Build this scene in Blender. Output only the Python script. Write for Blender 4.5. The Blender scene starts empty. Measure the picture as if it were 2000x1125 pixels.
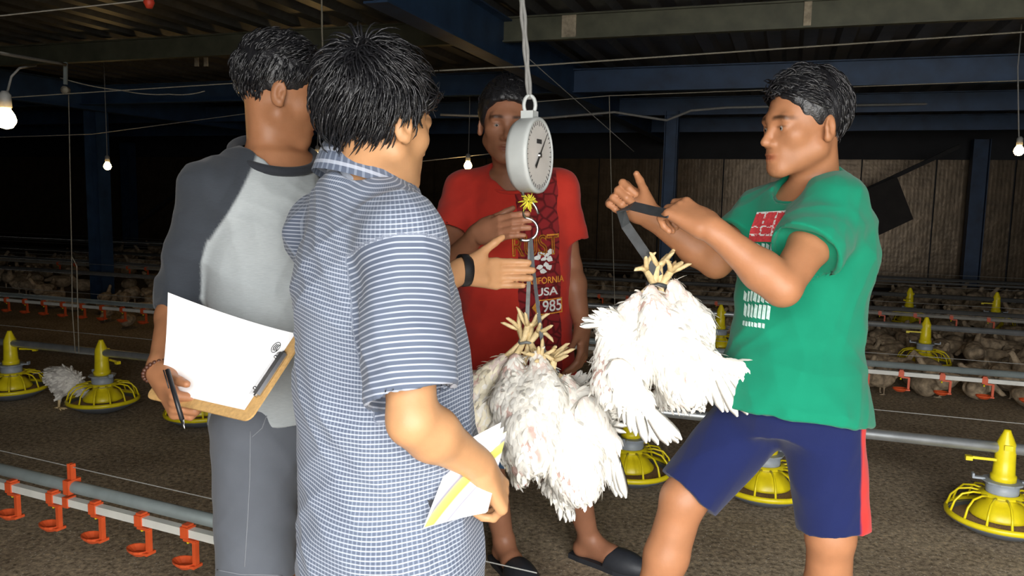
import bpy, bmesh, math, random
import numpy as np
from mathutils import Matrix, Vector
from mathutils.bvhtree import BVHTree
random.seed(7); RNG = np.random.RandomState(11)
SC = bpy.context.scene
COL = SC.collection

# ------------------------------------------------------------------ camera
F_PX = 1550.0
CAM_Z = 1.28
PITCH = math.atan((562.5 - 385.0) / F_PX)
ROLL = 0.02
cam_d = bpy.data.cameras.new('camera')
cam_d.sensor_width = 36.0
cam_d.lens = 36.0 * F_PX / 2000.0
cam_d.clip_start = 0.05; cam_d.clip_end = 200
cam = bpy.data.objects.new('camera', cam_d); COL.objects.link(cam)
CAM_M = Matrix.Translation((0, 0, CAM_Z)) @ Matrix.Rotation(math.pi / 2 - PITCH, 4, 'X') @ Matrix.Rotation(ROLL, 4, 'Z')
cam.matrix_world = CAM_M
SC.camera = cam

# ------------------------------------------------------------------ view, sky, daylight
SC.view_settings.view_transform = 'Standard'
SC.view_settings.look = 'None'
SC.view_settings.gamma = 1.0
SC.view_settings.use_curve_mapping = False
SC.view_settings.exposure = 0.0
world = bpy.data.worlds.new('overcast_sky'); SC.world = world
world.use_nodes = True
bg = world.node_tree.nodes['Background']
bg.inputs['Color'].default_value = (0.99, 0.98, 0.96, 1)
bg.inputs['Strength'].default_value = 12.2

# ------------------------------------------------------------------ helpers
def V3(*a): return np.array(a, float)
def unit(v):
    v = np.asarray(v, float); return v / max(np.linalg.norm(v), 1e-9)
_R = np.array(CAM_M.to_3x3()); _T = np.array(CAM_M.translation)
def P(px, py, d):
    """point seen at photo pixel (px, py), d metres in front of the lens"""
    return _T + _R @ (np.array([(px - 1000) / F_PX, -(py - 562.5) / F_PX, -1.0]) * d)
def PZ(px, py, z):
    r = _R @ np.array([(px - 1000) / F_PX, -(py - 562.5) / F_PX, -1.0])
    return _T + r * ((z - _T[2]) / r[2])
def frame_from(f, up=(0, 0, 1)):
    """rows: side(left), forward, up  for a thing that looks along f"""
    f = unit(f); s = unit(np.cross(up, f)); u = np.cross(f, s)
    return np.array([s, f, u])

def newobj(name, me, mat=None, parent=None, loc=None):
    o = bpy.data.objects.new(name, me); COL.objects.link(o)
    if mat is not None and not me.materials: me.materials.append(mat)
    if parent is not None: o.parent = parent
    if loc is not None: o.location = loc
    return o
def tag(o, label=None, cat=None, group=None, kind=None):
    if label: o['label'] = label
    if cat: o['category'] = cat
    if group: o['group'] = group
    if kind: o['kind'] = kind
    return o
def empty(name, loc=(0, 0, 0)):
    o = bpy.data.objects.new(name, None); COL.objects.link(o); o.location = loc
    o.empty_display_size = 0.05
    return o
def copy_tree(o, parent=None):
    c = o.copy(); COL.objects.link(c)
    if parent is not None: c.parent = parent
    for ch in list(o.children): copy_tree(ch, c)
    return c
def org(parent):
    if parent is None: return np.zeros(3)
    p = np.zeros(3); o = parent
    while o is not None:
        p += np.array(o.location); o = o.parent
    return p

class MB:
    def __init__(s): s.v = []; s.f = []; s.n = 0
    def add(s, verts, faces):
        k = s.n; verts = [tuple(map(float, q)) for q in verts]
        s.v += verts; s.n += len(verts); s.f += [tuple(i + k for i in f) for f in faces]
    def box(s, c, h, R=None):
        c = np.asarray(c, float); R = np.eye(3) if R is None else np.asarray(R)
        vs = [c + (np.array([x, y, z]) * h) @ R for z in (-1, 1) for y in (-1, 1) for x in (-1, 1)]
        s.add(vs, [(0, 2, 3, 1), (4, 5, 7, 6), (0, 1, 5, 4), (2, 6, 7, 3), (0, 4, 6, 2), (1, 3, 7, 5)])
        return s
    def bar(s, a, b, w, h, up=(0, 0, 1)):
        a = np.asarray(a, float); b = np.asarray(b, float)
        x = unit(b - a); y = unit(np.cross(up, x)); z = np.cross(x, y)
        return s.box((a + b) / 2, (np.linalg.norm(b - a) / 2, w / 2, h / 2), np.array([x, y, z]))
    def tube(s, pts, r, n=8, caps=True, closed=False):
        pts = [np.asarray(q, float) for q in pts]; m = len(pts)
        rr = r if hasattr(r, '__len__') else [r] * m
        ref = None; vs = []
        for i, q in enumerate(pts):
            if closed: t = unit(pts[(i + 1) % m] - pts[i - 1])
            else: t = unit(pts[min(i + 1, m - 1)] - pts[max(i - 1, 0)])
            if ref is None: ref = np.cross(t, (0, 0, 1) if abs(t[2]) < .9 else (1, 0, 0))
            ref = unit(ref - t * (ref @ t)); b = np.cross(t, ref)
            for k in range(n):
                a = 2 * math.pi * k / n
                vs.append(q + rr[i] * (math.cos(a) * ref + math.sin(a) * b))
        fs = []
        for i in range(m if closed else m - 1):
            for k in range(n):
                j = (i + 1) % m
                fs.append((i * n + k, i * n + (k + 1) % n, j * n + (k + 1) % n, j * n + k))
        if caps and not closed:
            fs.append(tuple(range(n - 1, -1, -1))); fs.append(tuple(range((m - 1) * n, m * n)))
        s.add(vs, fs); return s
    def lathe(s, prof, n=24, c=(0, 0, 0), R=None, cap=True):
        R = np.eye(3) if R is None else np.asarray(R); c = np.asarray(c, float)
        vs = []
        for (r, z) in prof:
            for k in range(n):
                a = 2 * math.pi * k / n
                vs.append(c + np.array([r * math.cos(a), r * math.sin(a), z]) @ R)
        m = len(prof)
        fs = [(i * n + k, i * n + (k + 1) % n, (i + 1) * n + (k + 1) % n, (i + 1) * n + k) for i in range(m - 1) for k in range(n)]
        if cap:
            if prof[0][0] > 1e-5: fs.append(tuple(range(n - 1, -1, -1)))
            if prof[-1][0] > 1e-5: fs.append(tuple(range((m - 1) * n, m * n)))
        s.add(vs, fs); return s
    def ball(s, c, r, n=12, m=8, R=None):
        r = np.array([r] * 3 if not hasattr(r, '__len__') else r, float)
        R = np.eye(3) if R is None else np.asarray(R)
        prof = [(math.sin(math.pi * i / m), -math.cos(math.pi * i / m)) for i in range(m + 1)]
        vs = []
        for (q, z) in prof:
            for k in range(n):
                a = 2 * math.pi * k / n
                vs.append(np.asarray(c) + (np.array([q * math.cos(a), q * math.sin(a), z]) * r) @ R)
        fs = [(i * n + k, i * n + (k + 1) % n, (i + 1) * n + (k + 1) % n, (i + 1) * n + k) for i in range(m) for k in range(n)]
        s.add(vs, fs); return s
    def mesh(s, name, off=(0, 0, 0), smooth=False, weld=0):
        me = bpy.data.meshes.new(name)
        off = np.asarray(off, float)
        me.from_pydata([tuple(np.array(q) - off) for q in s.v], [], s.f)
        if weld:
            bm = bmesh.new(); bm.from_mesh(me); bmesh.ops.remove_doubles(bm, verts=bm.verts, dist=weld)
            bm.to_mesh(me); bm.free()
        if smooth: me.polygons.foreach_set('use_smooth', [True] * len(me.polygons))
        me.update(); return me
    def build(s, name, mat, parent=None, smooth=False, weld=0):
        return newobj(name, s.mesh(name, org(parent), smooth, weld), mat, parent)
    def local(s, name, mat, parent, smooth=False, weld=0):
        return newobj(name, s.mesh(name, (0, 0, 0), smooth, weld), mat, parent)
    def top(s, name, mat, base, smooth=False, weld=0):
        """a one-mesh thing with its origin at base"""
        o = newobj(name, s.mesh(name, base, smooth, weld), mat); o.location = tuple(base); return o

# ------------------------------------------------------------------ signed distance modelling
def smin(a, b, k):
    if k <= 0: return np.minimum(a, b)
    h = np.clip(0.5 + 0.5 * (b - a) / k, 0, 1)
    return b + (a - b) * h - k * h * (1 - h)
def smax(a, b, k): return -smin(-a, -b, k)
def dot(a, b): return a @ np.asarray(b, float)

class Prim:
    k = 0.01; op = 'u'
    def __init__(s, fn, k=0.01, op='u'): s.fn = fn; s.k = k; s.op = op
def rc(a, b, r1, r2, k=0.01, op='u', flat=None, cut=None, shell=None):
    """round cone; flat=(n, s) squeezes across n; cut=(point, normal) ends it in a hem; shell=(thickness, depth)"""
    a = np.asarray(a, float); b = np.asarray(b, float)
    ba = b - a; L2 = max(ba @ ba, 1e-9); rr = r1 - r2; a2 = max(L2 - rr * rr, 1e-9); il2 = 1 / L2
    if flat is not None: fn_n = unit(flat[0]); fs = flat[1]
    if cut is not None: cp = np.asarray(cut[0], float); cn = unit(cut[1])
    def f(p):
        q = p - a
        if flat is not None:
            q = q + ((1 / fs - 1) * (q @ fn_n))[..., None] * fn_n
        y = q @ ba; z = y - L2
        x2v = q * L2 - y[..., None] * ba
        x2 = np.einsum('...i,...i->...', x2v, x2v)
        y2 = y * y * L2; z2 = z * z * L2
        kk = np.sign(rr) * rr * rr * x2
        d = (np.sqrt(np.maximum(x2 * a2 * il2, 0)) + y * rr) * il2 - r1
        m1 = np.sign(z) * a2 * z2 > kk
        d = np.where(m1, np.sqrt(np.maximum(x2 + z2, 0)) * il2 - r2, d)
        m2 = (np.sign(y) * a2 * y2 < kk) & ~m1
        d = np.where(m2, np.sqrt(np.maximum(x2 + y2, 0)) * il2 - r1, d)
        if flat is not None: d = d * min(1.0, fs)
        if cut is not None:
            pl = (p - cp) @ cn
            if shell is not None:
                inner = np.maximum(d + shell[0], -(pl + shell[1]))
                d = np.maximum(d, -inner)
            d = np.maximum(d, pl)
        return d
    return Prim(f, k, op)
def el(c, r, R=None, k=0.01, op='u'):
    """ellipsoid, rows of R are its axes"""
    c = np.asarray(c, float); r = np.asarray(r, float)
    def f(p):
        q = p - c
        if R is not None: q = q @ np.asarray(R).T
        k0 = np.sqrt(np.sum((q / r) ** 2, -1)); k1 = np.sqrt(np.sum((q / (r * r)) ** 2, -1))
        return np.where(k1 > 1e-6, k0 * (k0 - 1) / np.maximum(k1, 1e-6), -r.min())
    return Prim(f, k, op)
def loft(A, B, S, st, k=0.02, op='u', shell=None, power=2.0, rnd=0.0):
    """elliptic loft from A to B; st rows (t, rx, ry, forward offset, side offset)"""
    A = np.asarray(A, float); B = np.asarray(B, float); L = np.linalg.norm(B - A); ax = (B - A) / L
    S = unit(np.asarray(S, float) - ax * (np.asarray(S, float) @ ax)); Fw = np.cross(S, ax)
    st = np.array([list(r) + [0] * (5 - len(r)) for r in st], float)
    tt = np.linspace(st[0, 0], st[-1, 0], 80)
    tab = []
    for c in range(1, 5):
        y = np.interp(tt, st[:, 0], st[:, c]); kk = np.array([1, 2, 3, 4, 3, 2, 1], float); kk /= kk.sum()
        y = np.convolve(np.pad(y, 3, mode='edge'), kk, mode='valid'); tab.append(y)
    t0, t1 = st[0, 0], st[-1, 0]
    def f(p):
        q = p - A; t = (q @ ax) / L; tc = np.clip(t, t0, t1)
        rx = np.interp(tc, tt, tab[0]); ry = np.interp(tc, tt, tab[1])
        y = q @ Fw - np.interp(tc, tt, tab[2]); x = q @ S - np.interp(tc, tt, tab[3])
        k0 = np.sqrt((x / rx) ** 2 + (y / ry) ** 2)
        k1 = np.sqrt((x / rx ** 2) ** 2 + (y / ry ** 2) ** 2)
        d2 = np.where(k1 > 1e-6, k0 * (k0 - 1) / np.maximum(k1, 1e-6), -np.minimum(rx, ry))
        zt = (t - t1) * L; zb = (t0 - t) * L
        if shell is not None:
            inner = np.maximum(d2 + shell[0], zb - 0 + 0) if False else np.maximum(d2 + shell[0], -(zb + shell[1]))
            d2 = np.maximum(d2, -inner)
        dz = np.maximum(zt, zb)
        return np.minimum(np.maximum(d2, dz), 0) + np.sqrt(np.maximum(d2, 0) ** 2 + np.maximum(dz, 0) ** 2) - rnd
    return Prim(f, k, op)
def torus(c, n, R1, r, k=0.005, S=None, ratio=1.0):
    c = np.asarray(c, float); n = unit(n)
    S = unit(np.cross(n, (0, 0, 1))) if S is None else unit(np.asarray(S, float) - n * (np.asarray(S, float) @ n)); T = np.cross(n, S)
    def f(p):
        q = p - c; x = q @ S; y = (q @ T) / ratio; z = q @ n
        return (np.sqrt((np.sqrt(x * x + y * y) - R1) ** 2 + z * z) - r) * min(1, ratio)
    return Prim(f, k)

def evaluate(prims, p, disp=None):
    d = np.full(p.shape[:-1], 1e3)
    for pr in prims:
        e = pr.fn(p)
        d = smin(d, e, pr.k) if pr.op == 'u' else smax(d, -e, pr.k)
    if disp is not None: d = d + disp(p)
    return d

def sdf_mesh(prims, lo, hi, h, disp=None, dispmax=0.0):
    """surface nets over the narrow band; returns verts, quads"""
    B = 8; lo = np.asarray(lo, float); hi = np.asarray(hi, float)
    bs = B * h; nb = np.ceil((hi - lo) / bs).astype(int) + 1
    g = np.stack(np.meshgrid(*[np.arange(n) for n in nb], indexing='ij'), -1).reshape(-1, 3)
    cen = lo + (g + 0.5) * bs
    half = bs * math.sqrt(3) / 2
    pd = np.empty((len(prims), len(cen)), np.float32); d = np.full(len(cen), 1e3)
    for i, pr in enumerate(prims):
        e = pr.fn(cen); pd[i] = e
        d = smin(d, e, pr.k) if pr.op == 'u' else smax(d, -e, pr.k)
    act = np.abs(d) < half * 1.7 + dispmax
    g = g[act]; cen = cen[act]; pd = pd[:, act]; dc = d[act]
    N = len(g); c9 = np.stack(np.meshgrid(*[np.arange(B + 1)] * 3, indexing='ij'), -1)
    D = np.full((N, B + 1, B + 1, B + 1), 1e3)
    for i, pr in enumerate(prims):
        m = np.abs(pd[i]) < half * 1.3 + np.abs(dc) + half + pr.k * 1.5 if pr.op == 'u' else np.abs(pd[i]) < half * 2 + pr.k * 1.5 + .01
        if pr.op != 'u': m = pd[i] < half * 1.6 + pr.k * 1.5
        else: m = pd[i] < np.maximum(dc, 0) + half * 2.6 + pr.k * 1.5
        ix = np.nonzero(m)[0]
        for s in range(0, len(ix), 400):
            j = ix[s:s + 400]
            pts = lo + (g[j][:, None, None, None, :] * B + c9[None]) * h
            e = pr.fn(pts)
            D[j] = smin(D[j], e, pr.k) if pr.op == 'u' else smax(D[j], -e, pr.k)
    if disp is not None:
        for s in range(0, N, 400):
            pts = lo + (g[s:s + 400][:, None, None, None, :] * B + c9[None]) * h
            D[s:s + 400] += disp(pts)
    D = np.where(np.abs(D) < 1e-9, 1e-9, D)
    sg = D < 0
    cs = [(0, 0, 0), (1, 0, 0), (0, 1, 0), (1, 1, 0), (0, 0, 1), (1, 0, 1), (0, 1, 1), (1, 1, 1)]
    sub = lambda A, o: A[:, o[0]:o[0] + B, o[1]:o[1] + B, o[2]:o[2] + B]
    cnt = sum(sub(sg, o).astype(np.int8) for o in cs)
    vox = np.argwhere((cnt > 0) & (cnt < 8))
    vals = np.stack([D[vox[:, 0], vox[:, 1] + o[0], vox[:, 2] + o[1], vox[:, 3] + o[2]] for o in cs], 1)
    acc = np.zeros((len(vox), 3)); num = np.zeros(len(vox))
    for a in range(8):
        for b in range(a + 1, 8):
            oa = np.array(cs[a]); ob = np.array(cs[b])
            if np.abs(oa - ob).sum() != 1: continue
            m = (vals[:, a] < 0) != (vals[:, b] < 0)
            t = vals[m, a] / (vals[m, a] - vals[m, b])
            acc[m] += oa + t[:, None] * (ob - oa); num[m] += 1
    gi = g[vox[:, 0]] * B + vox[:, 1:]
    verts = lo + (gi + acc / num[:, None]) * h
    dim = (nb * B + 2).astype(np.int64)
    key = lambda q: (q[:, 0].astype(np.int64) * dim[1] + q[:, 1]) * dim[2] + q[:, 2]
    kk = key(gi); order = np.argsort(kk); ks = kk[order]
    quads = []
    for axis in range(3):
        e = np.zeros(3, int); e[axis] = 1
        s0 = D[vox[:, 0], vox[:, 1], vox[:, 2], vox[:, 3]] < 0
        s1 = D[vox[:, 0], vox[:, 1] + e[0], vox[:, 2] + e[1], vox[:, 3] + e[2]] < 0
        m = s0 != s1; base = gi[m]; inside = s0[m]
        u = np.zeros(3, int); w = np.zeros(3, int); u[(axis + 1) % 3] = 1; w[(axis + 2) % 3] = 1
        ids = []; ok = np.ones(len(base), bool)
        for o in (0 * u, u, u + w, w):
            q = key(base - o); pos = np.minimum(np.searchsorted(ks, q), len(ks) - 1)
            ok &= ks[pos] == q; ids.append(order[pos])
        Q = np.stack(ids, 1)[ok]; ins = inside[ok]
        Q[~ins] = Q[~ins][:, ::-1]
        quads.append(Q)
    return verts, np.concatenate(quads)

def np_mesh(name, verts, quads, off=(0, 0, 0), col=None, uv=None):
    me = bpy.data.meshes.new(name); nq = quads.shape[1]
    me.vertices.add(len(verts)); me.vertices.foreach_set('co', (verts - np.asarray(off)).astype(np.float32).ravel())
    me.loops.add(quads.size); me.loops.foreach_set('vertex_index', quads.astype(np.int32).ravel())
    me.polygons.add(len(quads))
    me.polygons.foreach_set('loop_start', np.arange(0, quads.size, nq, dtype=np.int32))
    me.polygons.foreach_set('use_smooth', np.ones(len(quads), bool))
    me.update(calc_edges=True); me.validate()
    if col is not None:
        a = me.attributes.new('tint', 'FLOAT_COLOR', 'POINT')
        a.data.foreach_set('color', np.concatenate([col, np.ones((len(col), 1))], 1).astype(np.float32).ravel())
    if uv is not None:
        a = me.attributes.new('cloth', 'FLOAT_VECTOR', 'POINT')
        a.data.foreach_set('vector', uv.astype(np.float32).ravel())
    return me
def sdf_obj(name, prims, lo, hi, h, mat, parent=None, disp=None, dispmax=0.0, colf=None, uvf=None, local=False):
    v, q = sdf_mesh(prims, lo, hi, h, disp, dispmax)
    me = np_mesh(name, v, q, (0, 0, 0) if local else org(parent), colf(v) if colf else None, uvf(v) if uvf else None)
    return newobj(name, me, mat, parent)

def wrinkle(amp, scale=1.0, seed=0, dirn=(0.3, 0.2, 1.0)):
    """soft cloth folds"""
    r = np.random.RandomState(seed); fs = []
    for i in range(5):
        d = unit(r.normal(size=3) + np.array(dirn) * 1.2) * (30 + 28 * i) * scale
        w = unit(r.normal(size=3)) * (14 + 10 * i) * scale
        fs.append((d, w, r.uniform(0, 6.3), r.uniform(0, 6.3), 1.0 / (1 + .7 * i)))
    tot = sum(f[4] for f in fs)
    def f(p):
        o = 0
        for d, w, a, b, g in fs:
            o = o + g * (1 - np.abs(np.sin(p @ d * .5 + 1.3 * np.sin(p @ w + b) + a))) 
        return -amp * (o / tot * 2 - .9)
    return f
# ------------------------------------------------------------------ materials
class N:
    """tiny node-tree writer"""
    def __init__(s, name):
        s.m = bpy.data.materials.new(name); s.m.use_nodes = True
        s.t = s.m.node_tree; s.b = s.t.nodes['Principled BSDF']
    def n(s, typ, **kw):
        nd = s.t.nodes.new(typ)
        for k, v in kw.items():
            if k in nd.inputs: nd.inputs[k].default_value = v
            else: setattr(nd, k, v)
        return nd
    def l(s, a, b): s.t.links.new(a, b)
    def mix(s, fac, a, b, mode='MIX'):
        nd = s.t.nodes.new('ShaderNodeMix'); nd.data_type = 'RGBA'; nd.blend_type = mode
        for sock, val in ((nd.inputs[0], fac), (nd.inputs[6], a), (nd.inputs[7], b)):
            if hasattr(val, 'is_output'): s.l(val, sock)
            else: sock.default_value = val if not hasattr(val, '__len__') else (tuple(val) + (1,))[:4]
        return nd.outputs[2]
    def math(s, op, a, b=0.0, c=0.0):
        nd = s.t.nodes.new('ShaderNodeMath'); nd.operation = op
        for sock, val in zip(nd.inputs, (a, b, c)):
            if hasattr(val, 'is_output'): s.l(val, sock)
            else: sock.default_value = val
        return nd.outputs[0]
    def ramp(s, src, stops):
        nd = s.t.nodes.new('ShaderNodeValToRGB'); e = nd.color_ramp.elements
        while len(e) < len(stops): e.new(0.5)
        for el_, (p, c) in zip(e, stops): el_.position = p; el_.color = (tuple(c) + (1,))[:4]
        s.l(src, nd.inputs[0]); return nd.outputs[0]
    def noise(s, scale, detail=4, rough=.55, vec=None, dist=0):
        nd = s.n('ShaderNodeTexNoise', Scale=scale, Detail=detail, Roughness=rough, Distortion=dist)
        if vec is not None: s.l(vec, nd.inputs['Vector'])
        return nd.outputs['Fac']
    def obj(s): return s.n('ShaderNodeTexCoord').outputs['Object']
    def geo(s): return s.n('ShaderNodeNewGeometry').outputs['Position']
    def color(s, c):
        if hasattr(c, 'is_output'): s.l(c, s.b.inputs['Base Color'])
        else: s.b.inputs['Base Color'].default_value = (tuple(c) + (1,))[:4]
        return s
    def set(s, **kw):
        for k, v in kw.items():
            nm = {'rough': 'Roughness', 'metal': 'Metallic', 'sss': 'Subsurface Weight', 'spec': 'Specular IOR Level', 'coat': 'Coat Weight', 'sheen': 'Sheen Weight', 'trans': 'Transmission Weight', 'alpha': 'Alpha'}[k]
            if hasattr(v, 'is_output'): s.l(v, s.b.inputs[nm])
            else: s.b.inputs[nm].default_value = v
        return s
    def bump(s, h, strength=.3, dist=.01):
        nd = s.n('ShaderNodeBump', Strength=strength, Distance=dist); s.l(h, nd.inputs['Height'])
        s.l(nd.outputs[0], s.b.inputs['Normal']); return s
    def attr(s, name): return s.n('ShaderNodeAttribute', attribute_name=name)

def plain(name, c, rough=.5, metal=0, var=.12, scale=30, bump=0, spec=.5):
    m = N(name); nz = m.noise(scale, vec=m.obj())
    lo = tuple(x * (1 - var) for x in c); hi = tuple(min(1, x * (1 + var)) for x in c)
    m.color(m.ramp(nz, [(.3, lo), (.7, hi)])).set(rough=rough, metal=metal, spec=spec)
    if bump: m.bump(nz, bump, .004)
    return m.m
def skin_mat(name, c):
    m = N(name); o = m.obj(); a = m.attr('tint').outputs['Color']
    nz = m.noise(18, 5, vec=o); base = m.ramp(nz, [(.3, tuple(x * .9 for x in c)), (.7, tuple(min(1, x * 1.08) for x in c))])
    m.color(m.mix(1.0, base, a, 'MULTIPLY')).set(rough=.48, sss=.06, spec=.4)
    m.b.inputs['Subsurface Radius'].default_value = (.02, .008, .005)
    m.bump(m.noise(260, 3, vec=o), .12, .002)
    return m.m
def cloth_mat(name, c, weave=900, rough=.9, tint=True, heather=0.0):
    m = N(name); o = m.obj(); nz = m.noise(12, 5, vec=o)
    base = m.ramp(nz, [(.3, tuple(x * .93 for x in c)), (.7, tuple(min(1, x * 1.05) for x in c))])
    if heather:
        mp = m.n('ShaderNodeMapping'); m.l(o, mp.inputs[0]); mp.inputs['Scale'].default_value = (25, 25, 220)
        hz = m.noise(3, 4, vec=mp.outputs[0])
        base = m.mix(1.0, base, m.ramp(hz, [(.3, (1 - heather,) * 3), (.7, (1 + heather,) * 3)]), 'MULTIPLY')
    if tint: base = m.mix(1.0, base, m.attr('tint').outputs['Color'], 'MULTIPLY')
    m.color(base).set(rough=rough, spec=.15, sheen=.12)
    m.bump(m.noise(weave, 2, vec=o), .25, .0015)
    return m.m
def hair_mat(name, c):
    m = N(name); o = m.obj(); m.color(c).set(rough=.33, spec=.55)
    m.bump(m.noise(240, 3, vec=o), .5, .003); return m.m
def frac_stripe(m, v, period, width):
    """1 inside a stripe of the given share of the period"""
    f = m.math('FRACT', m.math('DIVIDE', v, period))
    return m.math('LESS_THAN', f, width)
def shirt_check():
    m = N('blue_checked_cotton'); o = m.obj(); at = m.attr('cloth').outputs['Vector']
    sep = m.n('ShaderNodeSeparateXYZ'); m.l(at, sep.inputs[0])
    u, v, w = sep.outputs
    st = frac_stripe(m, v, .0095, .30)            # light weft lines
    vt = m.math('MULTIPLY', frac_stripe(m, u, .0076, .32), w)   # warp lines, body panels only
    nz = m.noise(9, 4, vec=o)
    base = m.ramp(nz, [(.3, (.085, .105, .155)), (.7, (.115, .140, .195))])
    base = m.mix(m.math('MULTIPLY', vt, .35), base, (.36, .42, .52))
    base = m.mix(m.math('MULTIPLY', st, .62), base, (.52, .56, .65))
    m.color(base).set(rough=.88, spec=.2, sheen=.1)
    m.bump(m.noise(700, 2, vec=o), .2, .0012); return m.m
def red_shirt():
    m = N('red_printed_jersey'); o = m.obj(); at = m.attr('cloth').outputs['Vector']
    sep = m.n('ShaderNodeSeparateXYZ'); m.l(at, sep.inputs[0]); u, v, w = sep.outputs
    nz = m.noise(12, 5, vec=o)
    red = m.ramp(nz, [(.3, (.46, .030, .020)), (.7, (.56, .042, .026))])
    vo = m.n('ShaderNodeTexVoronoi', feature='DISTANCE_TO_EDGE', Scale=28.0); m.l(at, vo.inputs['Vector'])
    sc = m.ramp(vo.outputs['Distance'], [(.03, (.035, .006, .010)), (.13, (.22, .018, .024))])
    e = m.math('ADD', u, m.math('MULTIPLY', m.math('SUBTRACT', m.noise(9, 3, vec=at), .5), .03))
    inb = m.math('MULTIPLY', m.math('MULTIPLY', m.math('GREATER_THAN', e, .016), m.math('LESS_THAN', e, .150)), w)
    m.color(m.mix(m.math('MULTIPLY', inb, .85), red, sc)).set(rough=.9, spec=.15, sheen=.1)
    m.bump(m.noise(900, 2, vec=o), .2, .0015); return m.m

M = {}
M['skin_tan'] = skin_mat('tan_skin', (.46, .235, .13))
M['skin_mid'] = skin_mat('brown_skin', (.38, .168, .080))
M['skin_dark'] = skin_mat('dark_brown_skin', (.33, .145, .08))
M['skin_lite'] = skin_mat('light_tan_skin', (.50, .262, .125))
M['hair'] = hair_mat('black_hair', (.012, .012, .014))
M['check'] = shirt_check()
M['redshirt'] = red_shirt()
M['green'] = cloth_mat('green_jersey', (.006, .205, .115))
M['raglan'] = cloth_mat('grey_and_charcoal_jersey', (1, 1, 1), heather=.07)
M['grey_twill'] = cloth_mat('grey_twill', (.105, .115, .135), weave=1200)
M['denim'] = cloth_mat('blue_denim', (.055, .115, .21), weave=1100)
M['navy'] = cloth_mat('navy_jersey', (1, 1, 1))
M['trouser'] = cloth_mat('dark_trouser_cloth', (.05, .052, .06))
M['rubber'] = plain('black_rubber', (.022, .025, .032), .55, scale=60, bump=.2)
M['eye'] = plain('eye_white', (.30, .26, .23), .25, var=.03)
M['iris'] = plain('dark_iris', (.012, .008, .006), .2, var=.03)
M['black_plastic'] = plain('black_plastic', (.012, .012, .014), .4, var=.05)
M['bead'] = plain('dark_wooden_beads', (.075, .028, .016), .45, scale=200)
M['white_print'] = plain('white_print', (.72, .74, .72), .8, scale=90, var=.18)
M['orange_print'] = plain('orange_print', (.72, .30, .03), .8, scale=120, var=.25)
M['red_print'] = plain('red_print', (.62, .05, .06), .8, scale=120, var=.2)
M['pale_print'] = plain('pale_blue_print', (.52, .70, .66), .8, scale=120, var=.25)
M['paper'] = plain('white_paper', (.86, .86, .87), .8, var=.015)
M['stitch'] = plain('grey_stitching', (.20, .215, .24), .9)
M['ink'] = plain('black_ink', (.03, .03, .03), .7)
M['board'] = plain('tan_hardboard', (.56, .34, .13), .6, scale=140, var=.14, bump=.1)
M['steel'] = plain('bright_steel', (.62, .62, .63), .28, 1.0, var=.06)
M['galv'] = plain('galvanised_pipe', (.46, .49, .51), .38, .75, scale=14, var=.16, bump=.05)
M['pipe_dull'] = plain('dull_grey_pipe', (.23, .27, .27), .5, .3, scale=10, var=.15)
M['shaded_pvc'] = plain('shaded_pvc', (.24, .23, .20), .6)  # off-white PVC with the gloom of the far lines put into its colour
M['shaded_pipe'] = plain('shaded_pipe', (.075, .075, .072), .6)  # pipe colour darkened to stand in for dim light deep in the house
M['white_pvc'] = plain('off_white_pvc', (.62, .62, .57), .4, scale=12, var=.10)
M['orange'] = plain('orange_plastic', (.60, .085, .022), .42, scale=25, var=.15)
M['yellow'] = plain('yellow_plastic', (.80, .66, .012), .35, scale=18, var=.10)
M['grey_plastic'] = plain('grey_plastic', (.30, .34, .39), .45, scale=18)
M['pan_grey'] = plain('dark_grey_pan', (.12, .135, .155), .5, scale=18)
M['feed'] = plain('crumble_feed', (.40, .25, .12), .95, scale=220, var=.4, bump=.8)
M['rope'] = plain('pale_rope', (.26, .24, .19), .85, scale=200, var=.25)
M['wire'] = plain('grey_wire', (.30, .30, .28), .6, scale=50)
M['cable'] = plain('grey_cable', (.25, .25, .24), .55, scale=50)
M['strap'] = plain('grey_rubber_strap', (.16, .17, .165), .55, scale=40, var=.25, bump=.2)
M['dark_strap'] = plain('black_rubber_strap', (.035, .04, .045), .5, scale=40, var=.3)
M['yellow_string'] = plain('yellow_raffia', (.74, .66, .05), .7, scale=80, var=.2)
M['scale_shell'] = plain('off_white_scale_shell', (.58, .61, .60), .42, scale=9, var=.10)
M['dial'] = plain('dial_card', (.74, .72, .69), .30, scale=9, var=.08)
M['feather'] = plain('white_feather', (.84, .82, .76), .85, scale=26, var=.09)
M['feather_cream'] = plain('cream_feather', (.80, .74, .58), .85, scale=26, var=.10)
M['chick_skin'] = plain('pink_bird_skin', (.66, .42, .36), .6, scale=26, var=.14)
M['leg_yellow'] = plain('pale_yellow_scaly_leg', (.72, .56, .30), .55, scale=110, var=.18, bump=.3)
M['comb'] = plain('red_comb', (.45, .04, .035), .5, scale=60)
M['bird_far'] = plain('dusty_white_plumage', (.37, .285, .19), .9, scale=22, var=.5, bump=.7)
M['blue_steel'] = plain('blue_painted_steel', (.018, .045, .10), .55, .1, scale=6, var=.35)
M['olive_steel'] = plain('olive_painted_steel', (.075, .078, .05), .6, .1, scale=8, var=.3)
M['rust'] = plain('pale_stained_plate', (.34, .29, .21), .8, scale=25, var=.4)
M['dark_sheet'] = plain('near_black_sheet', (.010, .011, .014), .7, scale=5, var=.3)  # near-black tone of the back wall above the panels, side walls and roof
M['dark_board'] = plain('dark_brown_board', (.022, .018, .016), .8, scale=9, var=.3)
M['dark_wood'] = plain('dark_timber', (.020, .019, .02), .8, scale=12, var=.3)
M['wall'] = plain('grey_block_wall', (.16, .15, .14), .9, scale=5, var=.3)
M['red_plastic'] = plain('red_plastic', (.55, .05, .025), .5)
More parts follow.
